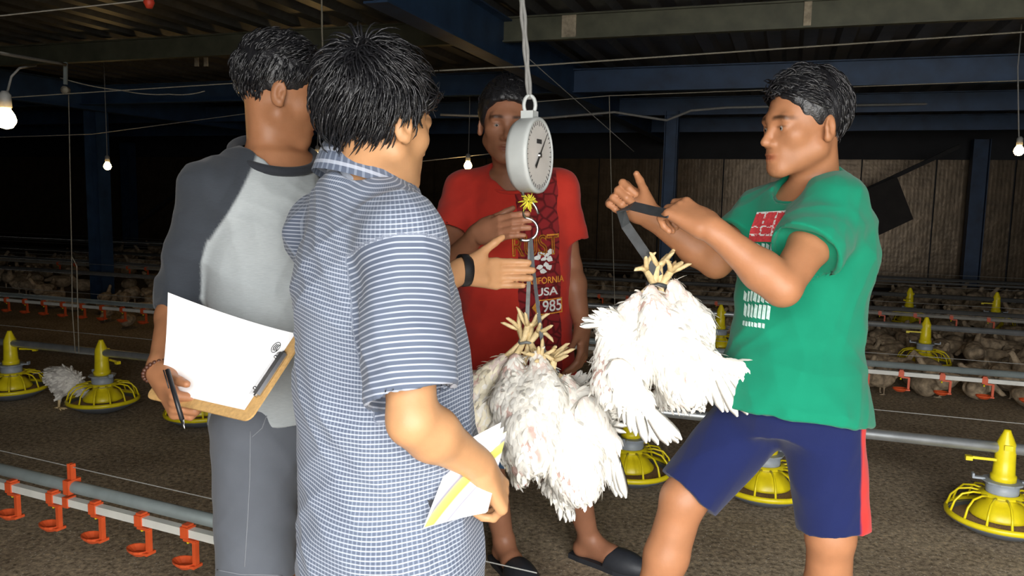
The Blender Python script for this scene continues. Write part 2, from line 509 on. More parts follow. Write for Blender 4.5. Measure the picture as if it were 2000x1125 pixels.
M['concrete'] = plain('outdoor_concrete', (.42, .40, .37), .9, scale=3, var=.2)

m = N('warm_bulb'); m.b.inputs['Emission Color'].default_value = (1, .62, .22, 1); m.b.inputs['Emission Strength'].default_value = 60; m.color((1, .8, .5)); M['bulb'] = m.m
m = N('litter_floor'); o = m.geo()
n1 = m.noise(2.1, 6, .6, o); n2 = m.noise(48, 5, .7, o); n3 = m.noise(170, 3, .7, o)
c1 = m.ramp(n1, [(.3, (.37, .29, .20)), (.7, (.62, .505, .36))])
c2 = m.ramp(n2, [(.32, (.25, .24, .22)), (.52, (.9, .9, .9)), (.70, (1.5, 1.45, 1.3))])
c = m.mix(1.0, c1, c2, 'MULTIPLY'); fl = m.math('GREATER_THAN', n3, .66)
c = m.mix(m.math('MULTIPLY', fl, .65), c, (.62, .54, .40))
vo = m.n('ShaderNodeTexVoronoi', Scale=55.0); m.l(o, vo.inputs['Vector'])
c = m.mix(m.math('MULTIPLY', m.math('LESS_THAN', vo.outputs['Distance'], .16), .8), c, (.78, .72, .60))
m.color(c).set(rough=.95, spec=.1)
m.bump(m.math('ADD', m.math('MULTIPLY', n2, .8), n3), .9, .012); M['litter'] = m.m
m = N('foil_bubble_panel'); o = m.obj(); sp = m.n('ShaderNodeSeparateXYZ'); m.l(o, sp.inputs[0])
rb = m.math('SINE', m.math('MULTIPLY', sp.outputs[0], 120.0)); rb2 = m.math('SINE', m.math('MULTIPLY', sp.outputs[2], 90.0))
nz = m.noise(5, 5, .6, o)
m.color(m.ramp(nz, [(.3, (.07, .050, .030)), (.7, (.125, .090, .055))])).set(rough=.34, metal=.55)
m.bump(m.math('ADD', m.math('ADD', m.math('MULTIPLY', rb, .05), m.math('MULTIPLY', rb2, .05)), m.math('MULTIPLY', nz, 2.0)), .5, .006); M['panel'] = m.m
m = N('old_corrugated_zinc'); o = m.obj()
nz = m.noise(1.6, 6, .65, o); n2 = m.noise(22, 4, .6, o)
m.color(m.mix(1.0, m.ramp(nz, [(.25, (.055, .054, .050)), (.6, (.105, .104, .098)), (.85, (.165, .155, .13))]), m.ramp(n2, [(.3, (.75, .75, .75)), (.7, (1.15, 1.15, 1.15))]), 'MULTIPLY')).set(rough=.42, metal=.45)
m.bump(n2, .12, .004); M['zinc'] = m.m
# ------------------------------------------------------------------ the poultry house
ANG = math.radians(-19.0)
UU = np.array([math.cos(ANG), math.sin(ANG), 0.0]); VV = np.array([-UU[1], UU[0], 0.0]); ZZ = np.array([0, 0, 1.0])
ROOM = np.array([UU, VV, ZZ])
def W(u, v, z): return UU * u + VV * v + ZZ * z
def u_at(px, v, z):
    """room coordinate u of the point of line (v, z) that is seen at pixel column px"""
    lo_, hi_ = -40.0, 40.0
    n = _R @ np.array([1.0, 0, (px - 1000) / F_PX])       # normal of the pixel-column plane
    a = (W(0, v, z) - _T) @ n; b = UU @ n
    return -a / b
CEIL = 2.42; VB = 13.0; VF = -0.45; U0, U1 = -17.0, 11.0; WALLTOP = 1.98

def structure(o): o['kind'] = 'structure'; return o
mb = MB(); mb.box(W((U0 + U1) / 2, (VB + VF) / 2, -.05), ((U1 - U0) / 2 + .2, (VB - VF) / 2 + .2, .05), ROOM)
structure(mb.build('floor', M['litter']))
mb = MB(); mb.box(W(0, VF - 6.3, -.08), (16, 6, .05), ROOM); structure(mb.build('ground', M['concrete']))
# corrugated ceiling, ribs run away from the door
mb = MB(); us = []; x = U0 - .2
prof = [(0, 0), (.045, 0), (.075, .045), (.165, .045), (.195, 0)]
while x < U1 + .2:
    for (a, b) in prof: us.append((x + a, b))
    x += .24
vs = []
for (a, b) in us:
    vs += [W(a, VF - .3, CEIL + b), W(a, VB + .2, CEIL + b)]
mb.add(vs, [(2 * i, 2 * i + 1, 2 * i + 3, 2 * i + 2) for i in range(len(us) - 1)])
structure(mb.build('ceiling', M['zinc']))
mb = MB(); mb.box(W((U0 + U1) / 2, (VB + VF) / 2, CEIL + .12), ((U1 - U0) / 2 + .3, (VB - VF) / 2 + .4, .03), ROOM); structure(mb.build('roof', M['dark_sheet']))
# side walls, near-black sheet of the back wall, front wall with its open doorway
for nm, uu in (('wall_left', U0 - .05), ('wall_right', U1 + .05)):
    mb = MB(); mb.box(W(uu, (VB + VF) / 2, CEIL / 2 + .05), (.05, (VB - VF) / 2 + .1, CEIL / 2 + .05), ROOM); structure(mb.build(nm, M['dark_sheet']))
wb = MB(); wb.box(W((U0 + U1) / 2, VB + .12, CEIL / 2 + .05), ((U1 - U0) / 2, .04, CEIL / 2 + .05), ROOM)
wall_back = structure(wb.build('wall_back', M['dark_sheet']))
DOOR = (-.7, 2.3, 2.12)
fr = MB()
fr.box(W((U0 + DOOR[0]) / 2, VF, CEIL / 2 + .05), ((DOOR[0] - U0) / 2, .06, CEIL / 2 + .05), ROOM)
wall_front = structure(fr.build('wall_front', M['wall']))
fr = MB(); fr.box(W((U1 + DOOR[1]) / 2, VF, CEIL / 2 + .05), ((U1 - DOOR[1]) / 2, .06, CEIL / 2 + .05), ROOM); fr.build('wall_section', M['wall'], wall_front)
fr = MB(); fr.box(W((DOOR[0] + DOOR[1]) / 2, VF, (DOOR[2] + CEIL) / 2 + .05), ((DOOR[1] - DOOR[0]) / 2, .06, (CEIL - DOOR[2]) / 2 + .05), ROOM); fr.build('lintel', M['wall'], wall_front)
# portal that helps the daylight find the doorway
pl = bpy.data.lights.new('doorway_daylight', 'AREA'); pl.shape = 'RECTANGLE'; pl.size = DOOR[1] - DOOR[0]; pl.size_y = DOOR[2]
pl.cycles.is_portal = True
po = bpy.data.objects.new('doorway_daylight', pl); COL.objects.link(po)
Rm = Matrix(((UU[0], ZZ[0], -VV[0]), (UU[1], ZZ[1], -VV[1]), (UU[2], ZZ[2], -VV[2])))
po.matrix_world = Matrix.Translation(Vector(W((DOOR[0] + DOOR[1]) / 2, VF, DOOR[2] / 2))) @ Rm.to_4x4()
# foil panels of the back wall, each a sheet of its own
pmesh = MB().box((0, 0, 0), (.49, .012, WALLTOP / 2 - .04), np.eye(3)).mesh('panel'); pmesh.materials.append(M['panel'])
x = U0 + .5; i = 0
while x < U1 - .4:
    p = bpy.data.objects.new('panel', pmesh); COL.objects.link(p); p.parent = wall_back
    p.location = Vector(W(x, VB + .04 + .012 * math.sin(i * 2.1), WALLTOP / 2)); p.rotation_euler = (0.012 * math.sin(i * 1.7), 0, ANG + .012 * math.sin(i * 3.3))
    x += 1.0; i += 1
# beams along the house (u), bottom flange at 2.25
def beam(v, z0, h, w, mat, label, name='ceiling_beam'):
    root = empty(name, tuple(W(0, v, z0))); tag(root, label, 'beam')
    root['kind'] = 'structure'
    b = MB(); b.box(W((U0 + U1) / 2, v, z0 + h / 2), ((U1 - U0) / 2, .004, h / 2), ROOM); b.build('web', mat, root)
    for zz, nm in ((z0 + .004, 'flange'), (z0 + h - .004, 'flange')):
        b = MB(); b.box(W((U0 + U1) / 2, v, zz), ((U1 - U0) / 2, w / 2, .005), ROOM); b.build(nm, mat, root)
    return root
ob = beam(4.85, 2.25, .15, .05, M['olive_steel'], 'olive painted steel purlin nearest above the workers')
for px_ in (1112, 1577):
    uq = u_at(px_, 4.85, 2.3); b = MB(); b.box(W(uq, 4.84, 2.325), (.045 if px_ < 1300 else .02, .006, .075), ROOM); b.build('pale_plate', M['rust'], ob)
beam(6.6, 2.16, .19, .09, M['blue_steel'], 'broad blue steel beam crossing behind the green-shirted man')
beam(8.5, 2.16, .18, .09, M['blue_steel'], 'blue steel beam over the slim blue column')
beam(10.6, 2.16, .18, .09, M['blue_steel'], 'blue steel beam deep in the dark before the foil wall')
beam(2.6, 2.25, .15, .05, M['olive_steel'], 'olive steel purlin just over the heads of the workers')
def rafter(u, label):
    root = empty('rafter', tuple(W(u, 0, 2.05))); tag(root, label, 'rafter', kind='structure')
    b = MB(); b.box(W(u, (VB + 3.2) / 2, 2.25), (.005, (VB - 3.2) / 2, .13), ROOM); b.build('web', M['blue_steel'], root)
    for zz in (2.12, 2.38):
        b = MB(); b.box(W(u, (VB + 3.2) / 2, zz), (.06, (VB - 3.2) / 2, .005), ROOM); b.build('flange', M['blue_steel'], root)
rafter(u_at(1120, 6.6, 2.2) , 'dark blue rafter running back above the hanging scale')
rafter(u_at(205, 6.9, 2.2), 'dark blue rafter over the column by the yellow feeders')
def column(px, v, w, label):
    u = u_at(px, v, 1.2); root = empty('steel_column', tuple(W(u, v, 0))); tag(root, label, 'column', 'blue steel columns')
    b = MB(); b.box(W(u, v, 1.1), (w / 2, .005, 1.1), ROOM); b.build('web', M['blue_steel'], root)
    for s in (-1, 1):
        b = MB(); b.box(W(u + s * w / 2, v, 1.1), (.005, w / 2, 1.1), ROOM); b.build('flange', M['blue_steel'], root)
    b = MB(); b.box(W(u, v, .012), (w * .8, w * .8, .012), ROOM); b.build('base_plate', M['blue_steel'], root)
column(193, 6.95, .17, 'blue steel column standing nearest the yellow feeders')
column(252, 12.6, .20, 'far blue steel column with the diagonal brace')
column(1306, 8.5, .13, 'slim blue column behind the hands tying the strap')
column(1905, 12.6, .2, 'blue column against the foil wall far right')
def brace(a, b, w, label):
    o = MB().bar(a, b, w, .05); tag(o.top('diagonal_brace', M['dark_wood'], a), label, 'brace')
brace(P(250, 450, 16.2), P(385, 350, 15.5), .13, 'dark diagonal brace leaning from the far left column')
brace(P(1668, 382, 10.4), P(1875, 285, 10.0), .10, 'dark diagonal brace in front of the foil wall behind the green shirt')
c = [P(1672, 378, 10.2), P(1752, 345, 10.0), P(1784, 428, 10.0), P(1694, 470, 10.2)]
mb = MB(); nrm = unit(np.cross(c[1] - c[0], c[3] - c[0])) * .02
mb.add(c + [q + nrm for q in c], [(0, 1, 2, 3), (7, 6, 5, 4), (0, 4, 5, 1), (1, 5, 6, 2), (2, 6, 7, 3), (3, 7, 4, 0)])
tag(mb.top('hanging_board', M['dark_board'], c[3]), 'dark square board hung tilted under the right brace', 'board')

cb_ = empty('ceiling_bracket', tuple(P(392, 98, 6.3))); tag(cb_, 'small pale two-tab bracket under the ceiling left of the men', 'bracket')
for px_ in (384, 402): MB().box(P(px_, 114, 6.3), (.018, .006, .062), ROOM).build('tab', M['rust'], cb_)
MB().box(P(393, 99, 6.3), (.055, .02, .006), ROOM).build('plate', M['rust'], cb_)

# ------------------------------------------------------------------ wires, cords, bulbs
def wire(name, pts, r, mat, label, cat, sag=0.0, n=5):
    q = []
    for a, b in zip(pts[:-1], pts[1:]):
        for k in range(8):
            t = k / 8; q.append(a * (1 - t) + b * t - ZZ * sag * 4 * t * (1 - t))
    q.append(pts[-1])
    return tag(MB().tube(q, r, n).top(name, mat, pts[-1], True), label, cat)
wire('hanging_wire', [P(-1500, 192, 3.2), P(270, 2, 3.2), P(1400, -118, 3.2)], .003, M['wire'], 'thin wire under the ceiling holding the red clip', 'wire')
mb = MB(); mb.lathe([(.0, -.03), (.012, -.028), (.022, -.006), (.016, .012), (.006, .02), (.004, .05)], 12, P(291, 2, 3.2))
tag(mb.top('red_clip', M['red_plastic'], P(291, 2, 3.2), True), 'small red plastic clip hanging at the top edge', 'clip')
wire('hanging_wire', [P(-1500, 289, 4.3), P(135, 183, 4.3), P(500, 160, 4.3), P(856, 138, 4.2)], .003, M['rope'], 'thin cord carrying the pulley left of the grey-shirted man', 'cord')
wire('slack_cord', [P(118, 152, 4.4), P(235, 176, 4.4), P(330, 184, 4.4), P(400, 178, 4.4)], .003, M['rope'], 'slack cord drooping right of the pulley', 'cord', .01)
wire('winch_cable', [P(858, 138, 4.2), P(1015, 130, 4.2), P(3000, -6, 4.2)], .0045, M['rope'], 'pale taut winch cable crossing above the green-shirted man', 'cable')
wire('winch_cable', [P(1035, 200, 5.4), P(1190, 187, 5.4), P(3000, 120, 4.6)], .003, M['rope'], 'thin cable at the head of the green-shirted man', 'cable')
wire('power_cable', [P(860, 224, 7.5), P(1060, 231, 7.5), P(1200, 219, 7.5), P(1302, 235, 7.5), P(1350, 216, 7.5), P(1420, 210, 7.5), P(1700, 205, 7.5), P(3000, 184, 7.5)], .012, M['cable'], 'thick grey power cable looping over the slim blue column', 'cable')
wire('drop_cord', [P(1190, 186, 5.4), P(1193, 330, 5.4), P(1202, 640, 5.5)], .003, M['rope'], 'vertical cord dropping behind the raised hands', 'cord')
wire('drop_cord', [P(628, -40, 4.0), P(629, 60, 4.0), P(637, 318, 4.0)], .0045, M['rope'], 'vertical cord between the two left men', 'cord')
wire('stay_wire', [P(1030, 112, 5), P(1238, 296, 6)], .003, M['cable'], 'slanting stay wire right of the scale rope', 'wire')
wire('cable_string', [P(560, 290, 7), P(640, 318, 7), P(760, 322, 7), P(960, 300, 7.2)], .004, M['cable'], 'drooping lamp cable behind the men', 'cable')
wire('cable_string', [P(-60, 270, 7.5), P(180, 262, 7.5), P(480, 222, 7.5), P(640, 216, 7.5)], .004, M['cable'], 'sagging lamp cable in the dark on the far left', 'cable')
cl_root = empty('lift_cord', tuple(P(148, 690, 4.45))); tag(cl_root, 'lifting cord with pulley holding up the left feed pipe', 'cord')
MB().tube([P(134, 185, 4.4), P(140, 500, 4.45)], .003, 5).build('cord', M['rope'], cl_root, True)
MB().tube([P(140, 500, 4.45), P(141, 600, 4.45), P(147, 690, 4.45)], .003, 5).build('loop', M['rope'], cl_root, True)
MB().tube([P(140, 500, 4.45), P(150, 520, 4.45), P(154, 690, 4.45)], .003, 5).build('loop', M['rope'], cl_root, True)
mb = MB(); mb.lathe([(.0, -.012), (.022, -.012), (.016, 0), (.022, .012), (0, .012)], 14, P(128, 176, 4.35), np.array([[0, 0, 1], [1, 0, 0], [0, 1, 0.]])); mb.build('pulley', M['rope'], cl_root, True)
mb = MB(); mb.bar(P(128, 122, 4.35), P(128, 165, 4.35), .018, .012, (0, 1, 0)); mb.build('bracket', M['pipe_dull'], cl_root)
wire('conduit', [P(-60, 96, 3.4), P(0, 104, 3.4), P(128, 126, 4.3)], .008, M['cable'], 'grey conduit on the ceiling above the nearest bulb', 'conduit')
def bulb(px, py, d, r, label, cordpts):
    c = P(px, py, d); root = empty('light_bulb', tuple(c)); tag(root, label, 'bulb', 'lit warm bulbs')
    mb = MB(); mb.lathe([(0, -r), (r * .6, -r * .82), (r * .95, -r * .3), (r, 0), (r * .85, r * .55), (r * .5, r * 1.1), (r * .45, r * 1.3)], 16, c); mb.build('glass', M['bulb'], root, True)
    mb = MB(); mb.lathe([(r * .5, r * 1.2), (r * .62, r * 1.3), (r * .6, r * 2.6), (r * .3, r * 3.0)], 12, c); mb.build('socket', M['cable'], root, True)
    if d > 4: cordpts = cordpts + [cordpts[-1] * V3(1, 1, 0) + ZZ * (CEIL + .03)]
    mb = MB(); mb.tube([c + ZZ * r * 2.9] + cordpts, .004, 6); mb.build('cord', M['cable'], root, True)
bulb(12, 234, 2.7, .032, 'big glowing bulb nearest, on a curved cord at the left edge', [P(14, 180, 2.72), P(22, 150, 2.75), P(38, 133, 2.8), P(70, 128, 3.0)])
bulb(210, 325, 7.4, .034, 'small glowing bulb beside the nearest blue column', [P(209, 300, 7.4), P(208, 262, 7.4)])
bulb(620, 307, 7.0, .034, 'glowing bulb just right of the grey shirt collar', [P(620, 280, 7.0), P(622, 240, 7.0)])
bulb(914, 324, 7.1, .036, 'glowing bulb over the red-shirted shoulder', [P(915, 300, 7.1), P(917, 230, 7.5)])
bulb(1990, 295, 5.0, .030, 'glowing bulb at the right edge', [P(1990, 280, 5.0), P(1988, 130, 5.0)])

# ------------------------------------------------------------------ feed pipes and drinker lines
def feed_line(v, z, r, mat, label, u0=U0 + .4, u1=8.0):
    root = empty('feed_line', tuple(W(0, v, z))); tag(root, label, 'pipe')
    MB().tube([W(u0, v, z), W((u0 + u1) / 2, v, z), W(u1, v, z)], r, 14).build('feed_pipe', mat, root, True)
    MB().tube([W(u0, v + .01, z + .10), W(u1, v + .01, z + .10)], .0016, 4).build('shock_wire', M['wire'], root)
    return root
VA, VBL, VA2, VC, VD, VE, VFL = 1.88, 3.46, 4.9, 6.75, 7.6, 9.1, 10.9
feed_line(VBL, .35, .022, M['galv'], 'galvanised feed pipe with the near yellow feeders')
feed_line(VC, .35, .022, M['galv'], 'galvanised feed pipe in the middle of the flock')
feed_line(VE, .35, .022, M['shaded_pipe'], 'dull feed pipe deep in the flock')

def drinker_protos():
    """saddle with nipple, and drop arm with cup, in room axes, origin on the pipe axis"""
    sd = MB().box((0, 0, 0), (.014, .0155, .0165), np.eye(3)).box((0, 0, .019), (.010, .012, .004))
    npb = MB().lathe([(.0, -.034), (.004, -.034), (.005, -.028), (.003, -.026), (.003, -.016)], 8)
    ar = MB().box((.020, -.012, -.018), (.022, .005, .004)).box((.040, -.012, -.052), (.006, .007, .036)).box((.036, -.012, -.087), (.012, .016, .004))
    cu = MB(); pr = []
    n = 14; rings = [(.000, -.100), (.020, -.100), (.034, -.088), (.036, -.080), (.033, -.081), (.019, -.094), (.0, -.095)]
    vs = []
    for (r, z) in rings:
        for k in range(n):
            a = 2 * math.pi * k / n
            x_ = r * math.cos(a); y_ = r * math.sin(a) * .82
            if x_ < 0: x_ *= 1.22
            vs.append((x_ + .002, y_ - .012, z))
    cu.add(vs, [(i * n + k, i * n + (k + 1) % n, (i + 1) * n + (k + 1) % n, (i + 1) * n + k) for i in range(len(rings) - 1) for k in range(n)])
    out = []
    for nm, b, mt in (('saddle', sd, 'orange'), ('nipple', npb, 'yellow'), ('drop_arm', ar, 'orange'), ('drinking_cup', cu, 'orange')):
        me = b.mesh(nm, smooth=False); me.materials.append(M[mt]); out.append(me)
    return out
DK = drinker_protos()
def drinker_line(v, z, us, label, u0, u1, clips=(), at=None, ang=ANG, pvc='white_pvc', sup='pipe_dull'):
    root = empty('drinker_line', tuple(W(0, v, z) if at is None else at)); root.rotation_euler = (0, 0, ang); tag(root, label, 'drinker')
    b = MB().box(((u0 + u1) / 2, 0, 0), ((u1 - u0) / 2, .0115, .0115)); b.local('water_pipe', M[pvc], root)
    b = MB().tube([(u0, .012, .043), (u1, .012, .043)], .0185, 12); b.local('support_pipe', M[sup], root, True)
    b = MB().tube([(u0, .012, .105), (u1, .012, .105)], .0016, 4); b.local('shock_wire', M['wire'], root)
    for uc in clips:
        b = MB().box((uc, 0, 0), (.011, .0155, .016)).box((uc, .012, .045), (.012, .022, .022)).box((uc - .006, .012, .085), (.003, .008, .03)).box((uc + .006, .012, .085), (.003, .008, .03)); b.local('pipe_clip', M['orange'], root)
    for uu in us:
        a = newobj('saddle', DK[0], None, root, (uu, 0, 0)); newobj('nipple', DK[1], None, a)
        a = newobj('drop_arm', DK[2], None, root, (uu, 0, 0)); newobj('drinking_cup', DK[3], None, a)
    return root
pA = PZ(25, 951, .33); pB = PZ(430, 1054, .33); dA = pB - pA; angA = math.atan2(dA[1], dA[0])
def u_on(px):
    n_ = _R @ np.array([1.0, 0, (px - 1000) / F_PX]); d_ = unit(dA); return -((pA - _T) @ n_) / (d_ @ n_)
usA = [u_on(p_) for p_ in (24, 104, 187, 277, 367)]
st = (usA[-1] - usA[0]) / 4
usA = [usA[0] - 2 * st, usA[0] - st] + usA + [usA[-1] + st * k for k in range(1, 5)]
drinker_line(VA, .33, usA, 'nearest drinker line with orange cups at the lower left', usA[0] - 1.5, usA[-1] + .3, (u_on(135),), pA, angA)
usB = [u_at(p_, VA2, .33) for p_ in (1682, 1759, 1840, 1923)]
st = (usB[-1] - usB[0]) / 3
usB = [usB[0] + st * k for k in range(-44, 14)]
drinker_line(VA2, .33, usB, 'white drinker line with orange cups right of the green-shirted man', U0 + 1, 6.5, (usB[30] + .1,))
drinker_line(VD, .33, [usB[0] + .28 * k for k in range(48)], 'drinker line with small red cups in the middle of the flock', U0 + 1, 7, pvc='shaded_pvc', sup='shaded_pipe')
drinker_line(VFL, .33, [], 'shade-toned drinker pipe deepest in the flock', U0 + 1, 7, pvc='shaded_pipe', sup='shaded_pipe')

# ------------------------------------------------------------------ pan feeders
def make_feeder():
    root = empty('pan_feeder')
    def L(b, nm, mt, par=root, sm=True): return b.local(nm, M[mt], par, sm)
    L(MB().lathe([(0, .004), (.07, .0), (.125, .018), (.186, .052), (.192, .062), (.186, .062), (.12, .026), (.06, .014), (0, .016)], 32), 'pan', 'pan_grey')
    L(MB().lathe([(.180, .060), (.193, .060), (.196, .072), (.190, .082), (.180, .078)], 32, cap=False), 'rim', 'yellow')
    L(MB().lathe([(.168, .050), (.13, .058), (.08, .066), (0, .07)], 28, cap=False), 'feed', 'feed')
    L(MB().lathe([(.105, .070), (.108, .080), (.070, .125), (.056, .128), (.05, .15)], 24, cap=False), 'cone', 'yellow')
    L(MB().lathe([(.048, .135), (.054, .150), (.058, .170), (.058, .205), (.05, .206)], 24), 'collar', 'grey_plastic')
    L(MB().lathe([(.062, .150), (.080, .154), (.080, .160), (.06, .166)], 28, cap=False), 'hub_ring', 'yellow')
    L(MB().lathe([(.03, .205), (.072, .205), (.074, .213), (.03, .215)], 10), 'collar_lip', 'grey_plastic', sm=False)
    for k in range(2):
        s_ = -1 if k else 1
        L(MB().box((s_ * .085, 0, .214), (.022, .010, .004)).box((s_ * .104, 0, .222), (.004, .012, .008)), 'lug', 'grey_plastic', sm=False)
    L(MB().lathe([(.046, .212), (.046, .235), (.040, .240), (.037, .30), (.036, .345), (.034, .36), (.014, .408), (.012, .415), (.0, .416)], 16), 'tower', 'yellow')
    L(MB().box((0, -.034, .352), (.014, .008, .010)), 'tower_vent', 'yellow', sm=False)
    L(MB().bar((-.035, -.03, .30), (-.135, -.03, .300), .008, .010).box((-.130, -.03, .297), (.012, .012, .008)), 'slide_lever', 'yellow', sm=False)
    rib = MB(); rib.tube([(.074, 0, .157), (.105, 0, .160), (.146, 0, .150), (.172, 0, .120), (.186, 0, .074)], [.0048, .0045, .0045, .0045, .005], 6)
    rm = rib.mesh('grill_rib', smooth=True); rm.materials.append(M['yellow'])
    for k in range(14):
        o_ = newobj('grill_rib', rm, None, root); o_.rotation_euler = (0, 0, 2 * math.pi * (k + .5) / 14)
    return root
FEED = make_feeder(); first = True
def place_feeder(px, v, z, rz, label, tilt=0):
    global first
    o_ = FEED if first else copy_tree(FEED); first = False
    u = u_at(px, v, .2); o_.location = tuple(W(u, v, z)); o_.rotation_euler = (tilt, tilt * .5, ANG + rz)
    tag(o_, label, 'feeder', 'yellow pan feeders'); return o_
for k, (px, lab) in enumerate(((1958, 'bright yellow pan feeder nearest, at the lower right edge'), (1497, 'yellow pan feeder half hidden by the navy shorts'), (1232, 'yellow pan feeder behind the right of the hanging chickens'),
        (392, 'yellow pan feeder mostly hidden under the clipboard'), (200, 'dim yellow pan feeder with a white chicken beside it'), (22, 'dim yellow pan feeder at the left edge'))):
    place_feeder(px, VBL, .008, k * .7, lab)
for k, (px, lab) in enumerate(((1806, 'yellow pan feeder in the middle of the crowded flock right of the green shirt'), (1406, 'yellow pan feeder in the dark between the raised chickens and green shirt'), (1030 - 440, 'hidden pan feeder on the middle feed pipe behind the checked shirt'))[:2]):
    place_feeder(px, VC, .012, k * .9, lab)
for k, (px, lab) in enumerate(((1944, 'small dim feeder deep in the flock near the right edge'), (1775, 'small dim feeder deep in the flock above the middle feeder'))):
    place_feeder(px, VE, .012, k * .9, lab)
# ------------------------------------------------------------------ people
P_ALL = P
def head_prims(c, fwd, up=(0, 0, 1), s=1.0):
    """head modelled round the point between the ears; local axes x left, y forward, z up"""
    R = frame_from(fwd, up); c = np.asarray(c, float)
    def L(x, y, z): return c + (np.array([x, y, z]) * s) @ R
    def E(p, r, k, op='u', Rl=None): return el(L(*p), np.array(r) * s, R if Rl is None else Rl @ R, k * s, op)
    def C(a, b, r1, r2, k, op='u'): return rc(L(*a), L(*b), r1 * s, r2 * s, k * s, op)
    pr = [E((0, -.014, .034), (.076, .097, .086), .02), E((0, .030, -.028), (.061, .062, .084), .03)]
    for q in (-1, 1):
        pr.append(C((q * .049, -.004, -.058), (q * .015, .066, -.100), .021, .018, .026))
        pr.append(E((q * .044, .055, -.024), (.017, .018, .016), .026))
    pr += [E((0, .076, -.102), (.021, .016, .016), .018), C((-.038, .076, .014), (.038, .076, .014), .013, .013, .016), E((0, .080, .016), (.02, .014, .02), .016),
           E((0, .070, -.068), (.032, .022, .028), .018)]
    for q in (-1, 1): pr.append(E((q * .033, .097, -.006), (.017, .016, .013), .012, 's'))
    for q in (-1, 1): pr.append(E((q * .032, .0735, -.006), (.0165, .0135, .0115), .004))
    pr += [C((0, .086, -.002), (0, .1065, -.038), .0075, .0105, .010), C((-.012, .094, -.043), (.012, .094, -.043), .0085, .0085, .008),
           E((0, .0905, -.0675), (.0225, .0095, .0062), .004), E((0, .0885, -.0795), (.0195, .0098, .0075), .004), C((-.019, .095, -.0735), (.019, .095, -.0735), .0022, .0022, .004, 's')]
    for q in (-1, 1): pr.append(E((q * .032, .0905, -.0075), (.0125, .0105, .0034), .002, 's'))
    for q in (-1, 1):
        a = q * .35; Re = np.array([[math.cos(a), -math.sin(a), 0], [math.sin(a), math.cos(a), 0], [0, 0, 1.]])
        t = -.18; Rt = np.array([[1, 0, 0], [0, math.cos(t), -math.sin(t)], [0, math.sin(t), math.cos(t)]])
        Rl = Re @ Rt if False else Re
        pr.append(E((q * .078, -.016, -.012), (.0085, .0185, .031), .008, 'u', Rl))
        pr.append(E((q * .0865, -.012, -.008), (.0060, .0105, .018), .005, 's', Rl))
        pr.append(E((q * .080, -.008, -.034), (.007, .009, .010), .006))
        pr.append(E((q * .083, -.006, -.014), (.005, .0045, .008), .004))
    return pr, R, L
def head_tint(v, L, R, s, col):
    """lips, brows and stubble are colours of the skin itself"""
    q = (v - L(0, 0, 0)) @ R.T / s
    x, y, z = np.abs(q[:, 0]), q[:, 1], q[:, 2]
    lip = np.exp(-((z + .0735) / .0085) ** 4 - (x / .023) ** 4) * (y > .07)
    col[:] = col * (1 - lip[:, None] * np.array([.22, .42, .40]))
    brow = np.exp(-((z - .0185 + 6 * (x - .03) ** 2) / .0052) ** 4 - ((x - .034) / .021) ** 6) * (y > .05)
    col[:] = col * (1 - brow[:, None] * .86)
    lid = np.exp(-((z + .0035) / .0022) ** 2 - ((x - .032) / .015) ** 6) * (y > .06)
    col[:] = col * (1 - lid[:, None] * .55)
    return col

FING = ((.0210, .040, .025, .020, .0104), (.001, .045, .029, .021, .0106), (-.0190, .042, .027, .020, .0101), (-.0375, .033, .020, .018, .0090))
def hand_prims(wrist, f, n, thumb_side, curls, thumb, s=1.0, spread=0.06):
    """f: along the fingers; n: out of the palm; thumb_side: towards the thumb. curls: per finger (a,b,c) radians. thumb: (out, fwd, palm, bend)"""
    w = np.asarray(wrist, float); f = unit(f); n = unit(n - f * (np.asarray(n) @ f)); t = unit(np.cross(f, n)); t = t if t @ np.asarray(thumb_side) > 0 else -t
    def L(x, y, z): return w + (t * x + f * y + n * z) * s
    pr = [rc(L(0, -.01, 0), L(0, .03, 0), .026 * s, .029 * s, .02, flat=(n, .72))]
    for i, (x, a, b, c, r) in enumerate(FING):
        pr.append(rc(L(x * .55, .018, 0), L(x, .090, .001), .0165 * s, .0118 * s, .012))
    pr.append(rc(L(.018, .015, .006), L(.030, .045, .010), .017 * s, .0145 * s, .014))
    pr.append(rc(L(-.016, .015, .006), L(-.022, .05, .008), .016 * s, .013 * s, .014))
    tips = []
    for i, (x, la, lb, lc, r) in enumerate(FING):
        cu = curls[i]; p = L(x, .090, 0); ang = 0.0; d0 = unit(f + t * (x * spread / .02))
        for j, (l_, c_) in enumerate(zip((la, lb, lc), cu)):
            ang += c_; d = math.cos(ang) * d0 + math.sin(ang) * n
            q = p + d * l_ * s
            pr.append(rc(p, q, r * (1 - .06 * j) * s, r * (1 - .06 * (j + 1)) * s, .004 if j == 0 else .003)); p = q
        tips.append(p)
    p0 = L(.022, .022, .004)
    if isinstance(thumb, np.ndarray):
        d = unit(thumb - p0); p1 = p0 + d * .044 * s + n * -.006; p2 = p1 + d * .034 * s; p3 = p2 + unit(thumb - p2) * .026 * s
    else:
        out, fw, pa, bend = thumb
        d = unit(t * out + f * fw + n * pa); p1 = p0 + d * .042 * s
        d2 = unit(d + f * bend + n * bend * .25); p2 = p1 + d2 * .032 * s; p3 = p2 + unit(d2 + f * bend * .6) * .024 * s
    pr += [rc(p0, p1, .0165 * s, .0115 * s, .010), rc(p1, p2, .0108 * s, .0098 * s, .003), rc(p2, p3, .0098 * s, .0078 * s, .003)]
    return pr, dict(tips=tips, thumb=p3, L=L, t=t, f=f, n=n)
